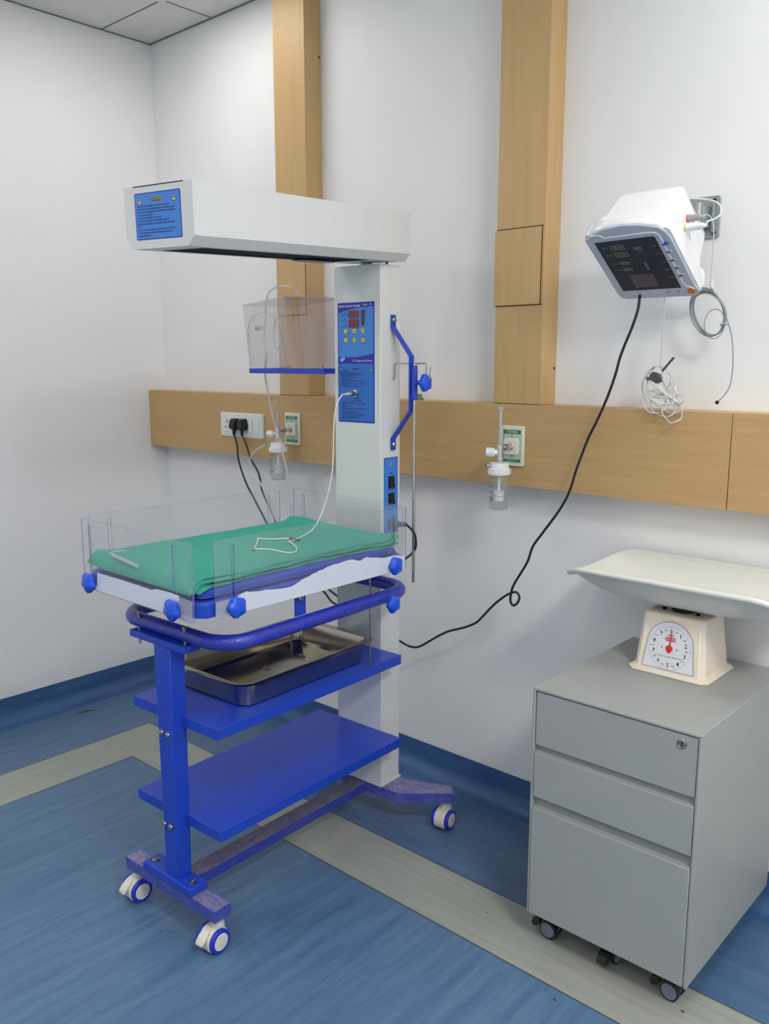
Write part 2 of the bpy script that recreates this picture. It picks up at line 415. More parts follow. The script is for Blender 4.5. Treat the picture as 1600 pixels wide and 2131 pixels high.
# ================================================================== INFANT WARMER
WO = Vector((1.6032, -.3872, 0)); WA = R(-87.96)
WM = Matrix.Translation(WO) @ Matrix.Rotation(WA, 4, 'Z'); WI = WM.inverted()
EX = WM.to_3x3() @ Vector((1, 0, 0)); EY = WM.to_3x3() @ Vector((0, 1, 0))
def wpx(px, py, c): return WI @ hit(px, py, WM @ Vector((c, 0, 0)), EX)      # meets local plane x=c
def wpy(px, py, c): return WI @ hit(px, py, WM @ Vector((0, c, 0)), EY)
def wpz(px, py, c): return WI @ atz(px, py, c)
W = thing('infant_warmer', WO, WA, 'white and blue wheeled infant warmer with overhead heater box above a green-draped cot', 'infant warmer')
CW, CDp = .0935, .093
b = MB(); b.box(-CDp, 0, -CW, CW, .132, 1.7737, 'white_powder'); b.build('column', W, bevel=.002)
b = MB(); b.cyl((-.046, 0, 1.7737), (-.046, 0, 1.7915), .0165, 'bracket_metal', 20); b.cyl((-.046, 0, 1.7737), (-.046, 0, 1.778), .024, 'white_powder', 20); b.build('swivel', W)
# heater box
ca, cb_, cc = R(-84.4281), R(2.6641), R(-1.5573)
HR = Matrix.Rotation(ca, 4, 'Z') @ Matrix.Rotation(cb_, 4, 'Y') @ Matrix.Rotation(cc, 4, 'X')
HP = WM @ Vector((-.046, 0, 1.785)); HM = WI @ Matrix.Translation(HP) @ HR
hx0, hx1, y0, y1, hh, hc, hz = -.0365, .7995, -.1182+.0177, .1182+.0177, .1373, .0207, .0214
prof = [(y0, hh), (y0, hz), (y0+hc, 0), (y1-hc, 0), (y1, hz), (y1, hh)]
b = MB(HM); n = 6
ox0, ox1, oy0, oy1 = .10, .735, y0+.045, y1-.045
V = [(x, y, z) for x in (hx0-.06, hx1) for y, z in prof]
# body reaches a little behind the column like the photo's box end
V = [(x, y, z) for x in (hx0, hx1) for y, z in prof]
F = [(5, 4, 3, 2, 1, 0), (6, 7, 8, 9, 10, 11)]
for i in range(n):
    j = (i+1) % n
    if (i, j) == (2, 3): continue
    F.append((i, j, n+j, n+i))
b.add(V, F, 'white_powder')
ya, yb = y0+hc, y1-hc
b.add([(hx0, ya, 0), (hx0, yb, 0), (hx1, yb, 0), (hx1, ya, 0), (ox0, oy0, 0), (ox0, oy1, 0), (ox1, oy1, 0), (ox1, oy0, 0)],
      [(0, 1, 5, 4), (1, 2, 6, 5), (2, 3, 7, 6), (3, 0, 4, 7)], 'white_powder')
b.add([(ox0, oy0, 0), (ox0, oy1, 0), (ox1, oy1, 0), (ox1, oy0, 0), (ox0, oy0, .05), (ox0, oy1, .05), (ox1, oy1, .05), (ox1, oy0, .05)],
      [(0, 1, 5, 4), (1, 2, 6, 5), (2, 3, 7, 6), (3, 0, 4, 7), (4, 5, 6, 7)], 'dark_gap')
b.box(hx1-.004, hx1+.0006, y0+.035, y1-.03, hh-.001, hh+.0012, 'dark_gap')
hood = b.build('heater_box', W, smooth=0)
b = MB(HM)
for k in range(26): b.cyl((ox0+.02+k*.023, oy0, .004), (ox0+.02+k*.023, oy1, .004), .0013, 'heater_grille', 6)
for y in (oy0+.02, (oy0+oy1)/2, oy1-.02): b.cyl((ox0, y, .006), (ox1, y, .006), .0013, 'heater_grille', 6)
b.build('grille', hood)
b = MB(HM); b.cyl((ox0+.05, (oy0+oy1)/2, .03), (ox1-.05, (oy0+oy1)/2, .03), .010, 'heater_grille', 12); b.build('heating_element', hood)
b = MB(HM); b.box(.12, .26, oy0-.012, oy0+.03, -.0045, -.0005, 'heater_panel'); b.build('lamp_cover', hood, bevel=.001)
b = MB(HM); b.cyl((hx0+.03-.09+.055, .045, 0), (hx0+.03-.09+.055, .045, -.012), .004, 'dark_gap', 10); b.build('cable_gland', hood)
# caution label on the end of the heater box
LB = MB(HM); fo = (hx1, 0, 0)
lt = face((hx1+.0006, -.0625, .0195), (0, 1, 0), (0, 0, 1))     # origin bottom-left, u across, v up
LW, LH = .159, .103
LB.prism(rrect(0, LW, 0, LH, .004), -.0006, 0, 'label_dark_blue', T=lt)
LB.prism(rrect(.0022, LW-.0022, .0022, LH-.0022, .003), 0, .0002, 'label_blue', T=lt)
def put(bm, T, body, u, v, size, m='ink_navy', align='LEFT', dz=.0006, sx=1.0): bm.text(body, size, m, T @ TR(u, v, dz), align, sx)
LB.prism([(.060, .0815), (.096, .0815), (.096, .0915), (.060, .0915)], .0002, .0004, 'bolt_metal', T=lt)
LB.prism([(.061, .0825), (.095, .0825), (.095, .0905), (.061, .0905)], .0004, .0005, 'ink_black', T=lt)
put(LB, lt, 'CAUTION', .078, .0865, .0072, 'label_yellow', 'CENTER')
def warn(bm, T, u, v, s_):
    bm.prism([(u-s_, v-s_*.9), (u+s_, v-s_*.9), (u, v+s_)], .0002, .0004, 'ink_black', T=T)
    bm.prism([(u-s_*.8, v-s_*.78), (u+s_*.8, v-s_*.78), (u, v+s_*.78)], .0004, .0005, 'label_yellow', T=T)
    bm.prism([(u-s_*.1, v-s_*.25), (u+s_*.1, v-s_*.25), (u+s_*.16, v+s_*.35), (u-s_*.16, v+s_*.35)], .0005, .0006, 'ink_black', T=T)
warn(LB, lt, .019, .0855, .0072); warn(LB, lt, .138, .086, .0072)
for i, t in enumerate(['\u2022CHECK THE HEATING ELEMENT AT TIME OF INSTALLATION', '\u2022DO NOT KEEP ON OR NEAR HEAT ELEMENT TO BURNING HAZARDS', '\u2022SWITCH ON THE WARMER WITHOUT KEEPING BABY FOR 30 MINUTES',
                       '   TO CHECK WARMING FULL', '\u2022DO NOT PUT ANY WEIGHT ON THE HEATER', '\u2022DO NOT TOUCH THE HEATER SURFACE IF SWITCHED ON', '\u2022ENSURE THAT THE HEATER SURFACE IS EMPTY BEFORE SWITCHING',
                       '   IT ON', '\u2022DO NOT TOUCH THE ELEMENT WHEN THE SYSTEM IS SWITCHED ON', '\u2022DO NOT KEEP BABY AWAY FROM FLAMMABLE MATERIALS AND', '   FLAMMABLE MATERIAL']):
    put(LB, lt, t, .0065, .0735-i*.0065, .0052, sx=.80)
LB.build('caution_label', hood, smooth=0, label='blue caution label with yellow warning triangles')
# control panel
CP = MB(); PW, PH = .1475, .361
pt = face((.0015, -.0775, 1.305), (0, 1, 0), (0, 0, 1))
CP.prism([(0, 0), (PW, 0), (PW, PH), (0, PH)], -.0015, 0, 'label_dark_blue', T=pt)
def U(X): return (X-30)/590*PW
def Vv(Y): return PH-(Y-75)/1970*PH
CP.prism([(.003, Vv(1068)), (PW-.003, Vv(1068)), (PW-.003, .004), (.003, .004)][::-1], 0, .0002, 'label_blue_mid', T=pt)
up = [(.003, Vv(955))]+[(U(X), Vv(Y)) for X, Y in [(150, 968), (300, 965), (450, 945), (550, 918)]]+[(PW-.003, Vv(900)), (PW-.003, Vv(152))]+[(U(X), Vv(Y)) for X, Y in [(500, 155), (380, 162), (260, 180), (150, 205)]]+[(.003, Vv(240))]
CP.prism(up, 0, .0002, 'label_blue', T=pt)
put(CP, pt, 'INFANT RADIANT WARMER', U(48), Vv(135), .0085, 'label_white', sx=.82)
put(CP, pt, 'Classic - 100', U(585), Vv(118), .0085, 'label_white', 'RIGHT', sx=.85)
put(CP, pt, 'S.S. Technomed (P) Limited', U(595), Vv(1022), .0088, 'label_white', 'RIGHT', sx=.82)
CP.prism([(U(70), Vv(1040)), (U(115), Vv(1035)), (U(152), Vv(985)), (U(130), Vv(968)), (U(85), Vv(972)), (U(62), Vv(1010))][::-1], .0002, .0005, 'label_pale_blue', T=pt)
for Yy in (243, 340, 438):
    CP.prism(circ(U(150), Vv(Yy), .0017, 10), .0002, .0006, 'ink_black', T=pt)
for Yy, t in ((280, 'PATIENT TEMP'), (377, 'HEATER TEMP'), (468, 'SKIN TEMP')): put(CP, pt, t, U(152), Vv(Yy), .0042, 'ink_navy', 'CENTER')
put(CP, pt, 'TEMPERATURE \u00b0C', U(296), Vv(333), .0042, 'ink_navy', 'CENTER'); put(CP, pt, 'SET TEMPERATURE', U(296), Vv(482), .0042, 'ink_navy', 'CENTER')
put(CP, pt, '100%', U(484), Vv(183), .0045, 'ink_navy', 'CENTER'); put(CP, pt, 'LOW', U(484), Vv(466), .0045, 'ink_navy', 'CENTER')
for k in range(11): CP.prism([(U(484), Vv(205+k*20)), (U(494), Vv(205+k*20)), (U(494), Vv(200+k*20)), (U(484), Vv(200+k*20))], .0002, .0004, 'ink_navy', T=pt)
for X, Y in ((163, 640), (449, 633), (452, 738)): CP.prism(circ(U(X), Vv(Y), .0018, 8), .0002, .0005, 'ink_black', T=pt)
warn(CP, pt, U(75), Vv(1160), .005); warn(CP, pt, U(567), Vv(1162), .005)
put(CP, pt, 'CAUTION', U(320), Vv(1158), .0062, 'ink_black', 'CENTER')
for i, t in enumerate(['CHECK WARMER', 'DO NOT TOUCH THE HEATER WHEN THE SYSTEM IS ON', 'DO NOT KEEP ANY FLAMMABLE OR SPIRIT MATERIAL NEAR THE', 'WARMER AND KEEP BABY IN SIGHT AT ALL TIMES', 'USE EARTHED SOCKET FOR THE SUPPLY', 'KEEP PROBE ON SKIN', 'CLEAN THE PROBE AFTER EACH USE', 'CHECK THE SET TEMPERATURE BEFORE PLACING THE BABY UNDER', 'THE HEATER BOX', 'USE THE MANUAL MODE ONLY UNDER SUPERVISION OF THE NURSE', 'AND DOCTOR', 'DISCONNECT FROM SUPPLY BEFORE CLEANING THE UNIT']):
    put(CP, pt, t, U(80), Vv(1205+i*22.5), .0042, 'ink_navy', sx=.8)
put(CP, pt, 'PROBE', U(322), Vv(1642), .0048, 'ink_black', 'CENTER')
CP.prism([(.004, Vv(1668)), (PW-.004, Vv(1668)), (PW-.004, Vv(1665)), (.004, Vv(1665))], .0002, .0004, 'ink_navy', T=pt)
put(CP, pt, 'HOW TO USE', U(330), Vv(1687), .0062, 'ink_black', 'CENTER')
for i, t in enumerate(['PLUG IN AND SWITCH ON THE SYSTEM', 'WAIT UNTIL THE DISPLAY SHOWS THE SET TEMPERATURE OF THE', 'WARMER', 'CONNECT THE SKIN PROBE', 'SELECT MODE', 'SET THE DESIRED TEMPERATURE WITH THE UP AND DOWN KEYS', 'PRESS SET TO STORE', 'PLACE THE PROBE ON THE ABDOMEN OF BABY', 'FIX THE PROBE WITH REFLECTIVE PAD ONLY', 'WATCH THE HEATER OUTPUT BAR FOR A FEW MINUTES', 'IF THE ALARM SOUNDS CHECK PROBE CONTACT AND RESET IT', 'MANUAL MODE HAS A FIXED HEATER OUTPUT', 'MUTE KEY SILENCES THE ALARM FOR TWO MINUTES', 'SWITCH OFF AFTER USE']):
    put(CP, pt, t, U(85), Vv(1715+i*21.5), .0042, 'ink_navy', sx=.8)
cp = CP.build('control_panel', W, smooth=0, label='tall blue control panel with displays and yellow keys')
for ya_, yb_ in ((205, 318), (350, 472)):
    b = MB(); xs = (U(212), U(381)); b.prism([(xs[0], Vv(yb_)), (xs[1], Vv(yb_)), (xs[1], Vv(ya_)), (xs[0], Vv(ya_))], .0002, .0012, 'display_red', T=pt); b.build('red_display', cp, smooth=0)
b = MB(); b.prism([(U(420), Vv(452)), (U(462), Vv(452)), (U(474), Vv(205)), (U(415), Vv(205))], .0002, .0008, 'display_black', T=pt)
b.prism([(U(430), Vv(400)), (U(452), Vv(400)), (U(458), Vv(250)), (U(428), Vv(250))], .0008, .001, 'display_red', T=pt); b.build('level_bar', cp, smooth=0)
for X, Y, sy in ((165, 538, '='), (308, 538, '\u25b2'), (445, 535, 'SET'), (168, 685, '='), (308, 685, '\u25bc'), (450, 685, 'M')):
    b = MB(); b.prism(circ(U(X), Vv(Y), .0082, 22), .0002, .0006, 'ink_navy', T=pt); b.prism(circ(U(X), Vv(Y), .0072, 22), .0006, .0016, 'label_yellow', T=pt)
    if sy == '\u25b2': b.prism([(U(X)-.003, Vv(Y)-.003), (U(X)+.003, Vv(Y)-.003), (U(X), Vv(Y)+.0035)], .0016, .0018, 'ink_black', T=pt)
    elif sy == '\u25bc': b.prism([(U(X)-.003, Vv(Y)+.003), (U(X), Vv(Y)-.0035), (U(X)+.003, Vv(Y)+.003)], .0016, .0018, 'ink_black', T=pt)
    else: put(b, pt, sy, U(X), Vv(Y), .006, 'ink_black', 'CENTER', .0019)
    b.build('yellow_button', cp, smooth=0)
b = MB(); ps = (0.0, U(318)-.0775, 1.305+Vv(1562))
b.cyl((.0015, ps[1], ps[2]), (.006, ps[1], ps[2]), .011, 'steel', 20); b.cyl((.006, ps[1], ps[2]), (.010, ps[1], ps[2]), .008, 'steel', 20); b.build('probe_socket', cp)
# side label with switches and inlet
b = MB(); z0_, z1_ = .962, 1.199
st_ = face((-.016, CW+.0006, z0_), (-1, 0, 0), (0, 0, 1)); sw, sh = .066, z1_-z0_
b.prism([(0, 0), (sw, 0), (sw, sh), (0, sh)], -.0006, 0, 'label_dark_blue', T=st_)
b.prism([(.0022, .0022), (sw-.0022, .0022), (sw-.0022, sh-.0022), (.0022, sh-.0022)], 0, .0002, 'label_blue', T=st_)
warn(b, st_, .033, sh-.018, .006)
put(b, st_, 'MAINS', .035, 1.150-z0_, .0055, 'ink_navy', 'CENTER'); put(b, st_, 'EXAMINATION LAMP', .034, 1.099-z0_, .0045, 'ink_navy', 'CENTER'); put(b, st_, '230V AC 50Hz', .034, 1.03-z0_, .0045, 'ink_navy', 'CENTER')
sl = b.build('switch_panel', W, smooth=0, label='narrow blue label panel with two black rocker switches')
for zc in (1.122, 1.070):
    b = MB(); b.box(-.064, -.036, CW, CW+.003, zc-.0185, zc+.0185, 'switch_black')
    b.prism([(CW+.003, zc-.016), (CW+.009, zc-.015), (CW+.004, zc+.002), (CW+.003, zc+.016)], -.0615, -.0385, 'switch_black', ax='x'); b.build('rocker_switch', sl, smooth=0)
b = MB(); b.box(-.066, -.030, CW+.0006, CW+.004, .973, 1.008, 'smoke_plastic'); b.build('power_inlet', sl, bevel=.001)
# ---- base
b = MB(); b.box(.0, .735, -.026, .034, .094, .1235, 'film_blue_x'); b.box(.001, .711, -.025, .033, .1235, .124, 'film_dusty_x'); b.build('centre_beam', W, bevel=.002)
b = MB(); b.box(.712, .765, -.193, .193, .094, .1265, 'film_blue_y'); b.box(.7135, .7635, -.1915, .1915, .1265, .127, 'film_dusty_y'); b.build('foot_beam', W, bevel=.0006)
leg = [(.005, -.05), (.005, .05), (-.004, .165), (-.117, .305), (-.152, .267), (-.095, .125), (-.098, -.125), (-.152, -.267), (-.117, -.305), (-.004, -.165)]
b = MB(); b.prism([(x, y) for x, y in leg][::-1], .094, .1265, 'film_blue_y'); b.prism([(x*.99-.0005, y*.99) for x, y in leg][::-1], .1265, .127, 'film_dusty_y'); b.build('rear_leg_frame', W, bevel=.002)
b = MB(); b.box(-CDp-.004, .004, -CW-.004, CW+.004, .1275, .133, 'white_powder'); b.build('column_foot', W)
b = MB(); b.box(.712, .768, -.105, .1, .1275, .150, 'blue_paint')
b.build('foot_plate', W, bevel=.0015)
for y in (-.082, .078):
    b = MB(); b.lathe([(.010, 0), (.010, .003), (.005, .0045), (.0045, .001)], 'bolt_metal', 14, T=TR(.742, y, .150)); b.build('bolt', W)
b = MB(); b.loft([[(.712, -.014, .150), (.757, -.014, .150), (.757, .036, .150), (.712, .036, .150)], [(.705, -.034, .778), (.750, -.034, .778), (.750, .034, .778), (.705, .034, .778)]], 'blue_paint'); b.build('foot_post', W, bevel=.002)
b = MB(); b.box(.700, .752, -.136, .094, .7785, .7965, 'blue_paint'); b.build('post_plate', W, bevel=.0015)
for y in (-.115, .078):
    b = MB(); b.cyl((.735, y, .758), (.735, y, .84), .0035, 'bolt_metal', 8); b.cyl((.735, y, .836), (.735, y, .842), .007, 'bolt_metal', 6); b.build('bolt', W)
for zz in (.545, .290):
    for y in (-.012, .014):
        b = MB(); xx = .7525 if zz > .4 else .7565
        b.lathe([(.0085, 0), (.0085, .002), (.0075, .0045), (.004, .0065)], 'bolt_metal', 14, T=TR(xx, y, zz) @ AX['x'].to_4x4()); b.build('bolt', W)
# shelves
for z in (.5945, .321):
    b = MB(); yn = .177
    b.box(.0005, .724, -yn, yn, z-.029, z, 'blue_paint')
    b.build('shelf', W, bevel=.001)
# casters
def caster(loc, rz, pedal=True, H=.094):
    """twin wheel caster: cream shell over the axle, discs with a blue ring on both sides"""
    T = Matrix.Translation(loc) @ Matrix.Rotation(rz, 4, 'Z')
    b = MB(T); cx, cz, rr_ = -.010, .0325, .0345
    arc = [(cx+rr_*math.cos(R(a)), cz+rr_*math.sin(R(a))) for a in range(20, 226, 12)]
    b.prism(arc+[(cx-.006, .010), (cx+.024, .020)], -.0185, .0185, 'caster_cream', ax='y')
    b.cyl((.006, 0, .056), (.006, 0, .078), .0185, 'caster_cream', 20, .016)
    cs = b.build('caster', W, bevel=.0025)
    b = MB(T); b.cyl((.006, 0, .078), (.006, 0, H+.001), .011, 'bolt_metal', 14); b.cyl((.006, 0, .080), (.006, 0, .085), .017, 'caster_cream', 18); b.build('stem', cs)
    for sgn in (-1, 1):
        wb = MB(T); A = TR(cx, sgn*.0245, .0318) @ Matrix.Rotation(R(90), 4, 'X')
        wb.lathe([(.022, -.0060), (.0300, -.0056), (.0318, -.003), (.0318, .003), (.0300, .0056), (.022, .0060)], 'caster_tread', 30, T=A)
        for e in (-1, 1): wb.lathe([(.001, e*.0060), (.0225, e*.0060), (.0215, e*.0072), (.012, e*.0084), (.001, e*.0088)], 'caster_cream', 30, T=A)
        wb.build('wheel', cs)
    if pedal:
        lb = MB(T)
        lb.prism([(-.036, .050), (-.047, .040), (-.060, .034), (-.059, .043), (-.048, .056), (-.030, .068)][::-1], -.013, .013, 'caster_cream', ax='y'); lb.build('brake_pedal', cs, bevel=.003)
    return cs
for x, y, a, pd in ((.736, .160, 183, True), (.736, -.174, 177, True), (-.122, .264, 186, False), (-.122, -.272, 170, False)):
    caster((x, y, 0), R(a), pd)
# bumper loop
def loop(x0, x1, y0, y1, r, z):
    return [(u, v, z) for u, v in rrect(x0, x1, y0, y1, r, 8)]
b = MB(); b.tube([(u, v, .817) for u, v in rrect(.012, .722, -.222, .222, .085, 18)], .0195, 'film_blue_loop', 18, closed=True, smooth=False); b.build('bumper_rail', W)
b = MB(); b.box(.442, .482, .206, .2105, .834, .905, 'blue_paint'); b.build('deck_bracket', W, bevel=.002)
b = MB(); b.lathe([(.009, 0), (.009, .003), (.0065, .005)], 'bolt_metal', 12, T=TR(.462, .211, .882) @ AX['y'].inverted().to_4x4() if False else TR(.462, .2105, .882) @ Matrix.Rotation(R(-90), 4, 'X')); b.build('bolt', W)
def knob(bm, T):
    bm.lathe([(.010, 0), (.016, .001), (.0245, .003), (.0255, .008), (.024, .014), (.018, .0185), (.008, .0205), (.002, .021)], 'knob_blue', 40, T=T, lobes=5, amp=.09)
    bm.cyl((0, 0, -.016), (0, 0, .002), .004, 'bolt_metal', 10, T=T)
b = MB(); knob(b, TR(.147, .258, .806) @ Matrix.Rotation(R(-90), 4, 'X')); b.build('clamp_knob', W)
b = MB(); b.cyl((.162, .19, .895), (.143, .172, .5965), .0028, 'bolt_metal', 8); b.build('tilt_rod', W)
b = MB(); b.box(-.0, .10, -.03, .03, .84, .90, 'blue_paint'); b.build('deck_arm', W, bevel=.002)
# deck (slightly tilted, as in the photo)
def tilt(p): return Vector((p.x, p.y, p.z+(p.x-.4)*.0149-p.y*.0205))
c_ = .018
oct_ = [(.052+c_, -.238), (.802-c_, -.238), (.802, -.238+c_), (.802, .232-c_), (.802-c_, .232), (.052+c_, .232), (.052, .232-c_), (.052, -.238+c_)]
b = MB(post=tilt); b.prism(oct_, .903, .933, 'blue_paint'); deck = b.build('deck_frame', W, bevel=.001)
b = MB(post=tilt); b.prism(rrect(.058, .798, -.234, .228, .02), .9335, .939, 'mattress_lip'); b.prism(rrect(.063, .792, -.23, .224, .02), .939, .9405, 'film_blue_x'); b.build('mattress_tray', W)
b = MB(post=tilt)
secs = []
for ins, z in ((.006, .9408), (0, .945), (0, .958), (.004, .963), (.012, .9655)):
    secs.append([(u, v, z) for u, v in rrect(.068+ins, .788-ins, -.222+ins, .216-ins, .025, 5)])
b.loft(secs, 'mattress_blue'); b.build('mattress', W)
def slot(u, v0, v1, w=.0045):
    return [(u+w*math.cos(R(a)), v1+w*math.sin(R(a))) for a in range(0, 181, 20)]+[(u+w*math.cos(R(a)), v0+w*math.sin(R(a))) for a in range(180, 361, 20)]
ZT, ZB = 1.0834, .899
TH = .004
def panel(ax, c, u0, u1, slots, sign, paper=None, zt=ZT, zb=ZB):
    b = MB(post=tilt)
    hol = [slot(u, zb+.016, zt-.018) for u in slots]
    if ax == 'x': b.plate(rrect(u0, u1, zb, zt, .006, 3), hol, c-TH/2, c+TH/2, 'acrylic', 'acrylic_edge', ax='x')
    else: b.plate(rrect(u0, u1, zb, zt, .006, 3), hol, -c-TH/2, -c+TH/2, 'acrylic', 'acrylic_edge', ax='y')
    pn = b.build('side_panel', W, label='clear acrylic side panel with blue knobs')
    for u in slots:
        k = MB(post=tilt); zk = zb+.02
        o = c+sign*(TH/2+.001)
        if ax == 'x': T = TR(o, u, zk) @ Matrix.Rotation(R(90*sign), 4, 'Y')
        else: T = TR(u, o, zk) @ Matrix.Rotation(R(-90*sign), 4, 'X')
        knob(k, T); k.build('panel_knob', pn)
    if paper:
        q = MB(post=tilt)
        o = c+sign*(TH/2+.0003)
        q.prism(paper[0], min(o, o+sign*.0004), max(o, o+sign*.0004), 'protective_paper', ax='x') if ax == 'x' else q.prism(paper[0], -max(o, o+sign*.0004), -min(o, o+sign*.0004), 'protective_paper', ax='y')
        if len(paper) > 1:
            q.prism(paper[1], min(o, o+sign*.0004), max(o, o+sign*.0004), 'frosted', ax='x') if ax == 'x' else q.prism(paper[1], -max(o, o+sign*.0004), -min(o, o+sign*.0004), 'frosted', ax='y')
        q.build('protective_paper', pn, smooth=0)
    return pn
def untilt(p): return Vector((p.x, p.y, p.z-(p.x-.4)*.0149+p.y*.0205))
def npaper(pts, pl):
    o = []
    for px, py in pts:
        if pl == 'y': q = untilt(wpy(px, py, .241)); o.append((q.x, q.z))
        else: q = untilt(wpx(px, py, .823)); o.append((q.y, q.z))
    return o
jit = lambda L, a: [(x, y+random.uniform(-a, a)) for x, y in L]
def densify(L, n, a):
    o = []
    for (x0, y0_), (x1, y1_) in zip(L[:-1], L[1:]):
        for k in range(n): o.append((x0+(x1-x0)*k/n, y0_+(y1_-y0_)*k/n+(random.uniform(-a, a) if k else 0)))
    return o+[L[-1]]
top = densify([(494, 1241.5), (514, 1229.7), (518, 1232), (566, 1227), (606, 1221), (637, 1202), (664, 1187.7), (695, 1174.5), (729, 1165), (750, 1166.7), (763, 1158.8), (795, 1161.4), (829, 1155.5), (842.5, 1156)], 4, 1.2)
bot = densify([(842.5, 1184), (742, 1219), (650, 1238), (502, 1277), (494, 1279)], 5, .8)
pn = npaper(top+bot, 'y'); pn = [(min(max(u, .0600), .76), max(v, ZB+.001)) for u, v in pn]
fz = npaper([(449.5, 1254), (494, 1242), (494, 1279), (449.5, 1288)], 'y')
panel('y', .2378, .0585, .7635, (.708, .115), 1, [pn, fz])
topf = densify([(202, 1192), (240, 1203), (280, 1216), (314, 1228), (326, 1226), (350, 1232), (372, 1240)], 4, .8)
pf = npaper(topf+[(372, 1286), (290, 1258), (202, 1228)], 'x'); pf = [(u, max(v, ZB+.001)) for u, v in pf]
ff = [(.165-.012, ZB+.001), (.2300, ZB+.001), (.2300, .947), (.165-.012, .947)]
ff = npaper([(372, 1242), (400, 1253), (400, 1296), (372, 1287)], 'x'); ff = [(u, max(v, ZB+.001)) for u, v in ff]
panel('x', .82, -.2222, .2311, (-.187, .163), 1, [pf, ff])
panel('y', -.2459, .104, .786, (.725, .150), -1)
panel('x', .0458, -.2406, .2161, (-.195, .165), -1)
# hood shelf on the far side of the column, iv pole on the near side
b = MB()
for dx in (-.085, .05): b.box(dx-.004, dx, -.437, -CW-.0005, 1.4515, 1.4675, 'blue_paint')
b.box(-.085, .05, -.437, -.433, 1.4515, 1.4675, 'blue_paint'); b.box(-.085, .046, -.433, -CW-.0005, 1.4515, 1.4545, 'blue_paint')
b.build('hood_shelf', W)
XB = -.055
b = MB()
pb = [(.0975, 1.628), (.0975, 1.592), (.167, 1.505), (.167, 1.345), (.0975, 1.255), (.0975, 1.222)]
hw, t2 = .010, .0025
cen = [Vector((0, y, z)) for y, z in pb]; L1 = []; L2 = []
for i, p in enumerate(cen):
    a = (cen[i]-cen[i-1]).normalized() if i else (cen[1]-cen[0]).normalized()
    c2 = (cen[i+1]-cen[i]).normalized() if i < len(cen)-1 else a
    t = (a+c2).normalized(); nn = Vector((0, -t.z, t.y)); k = 1/max(.5, nn.dot(Vector((0, -a.z, a.y))))
    L1.append(p+nn*t2*k); L2.append(p-nn*t2*k)
b.loft([[(XB-hw, l1.y, l1.z), (XB+hw, l1.y, l1.z), (XB+hw, l2.y, l2.z), (XB-hw, l2.y, l2.z)] for l1, l2 in zip(L1, L2)], 'blue_paint', T=TR(0, 0, 0))
br = b.build('pole_bracket', W, bevel=.0006)
for z in (1.612, 1.238):
    b = MB(); b.lathe([(.0085, 0), (.0085, .0025), (.006, .005)], 'bolt_metal', 12, T=TR(XB, .1003, z) @ Matrix.Rotation(R(-90), 4, 'X')); b.build('bolt', br)
b = MB(); b.cyl((XB, .1795, 1.376), (XB, .1795, 1.478), .0092, 'blue_paint', 18)
for z in (1.462, 1.388): b.box(XB-.006, XB+.006, .1685, .175, z-.007, z+.007, 'blue_paint')
b.cyl((XB, .187, 1.428), (XB, .196, 1.428), .006, 'blue_paint', 12); b.build('pole_sleeve', W)
b = MB(); Tk = TR(XB, .212, 1.428) @ Matrix.Rotation(R(-90), 4, 'X'); knob(b, Tk); b.build('pole_knob', W)
b = MB(); b.cyl((XB, .1795, .816), (XB, .1795, 1.484), .0048, 'steel', 12); pole = b.build('drip_pole', W)
b = MB()
b.tube([(XB, .1795, 1.484), (XB, .150, 1.4845), (XB, .112, 1.4845), (XB, .105, 1.481), (XB, .104, 1.472), (XB, .104, 1.447), (XB, .101, 1.438), (XB, .092, 1.437), (XB, .087, 1.443), (XB, .083, 1.472)], .0024, 'steel', 8)
b.tube([(XB, .1795, 1.484), (XB, .200, 1.4845), (XB, .219, 1.4845), (XB, .2235, 1.480), (XB, .2235, 1.470), (XB, .2235, 1.447), (XB, .226, 1.438), (XB, .233, 1.438), (XB, .236, 1.446), (XB, .238, 1.474)], .0024, 'steel', 8)
b.build('hook_arm', pole)
# ================================================================== THINGS ON THE WARMER (world coordinates)
def fbm(x, y, s): return noise.fractal(Vector((x*s, y*s, 3.1)), 1.0, 2.0, 3)
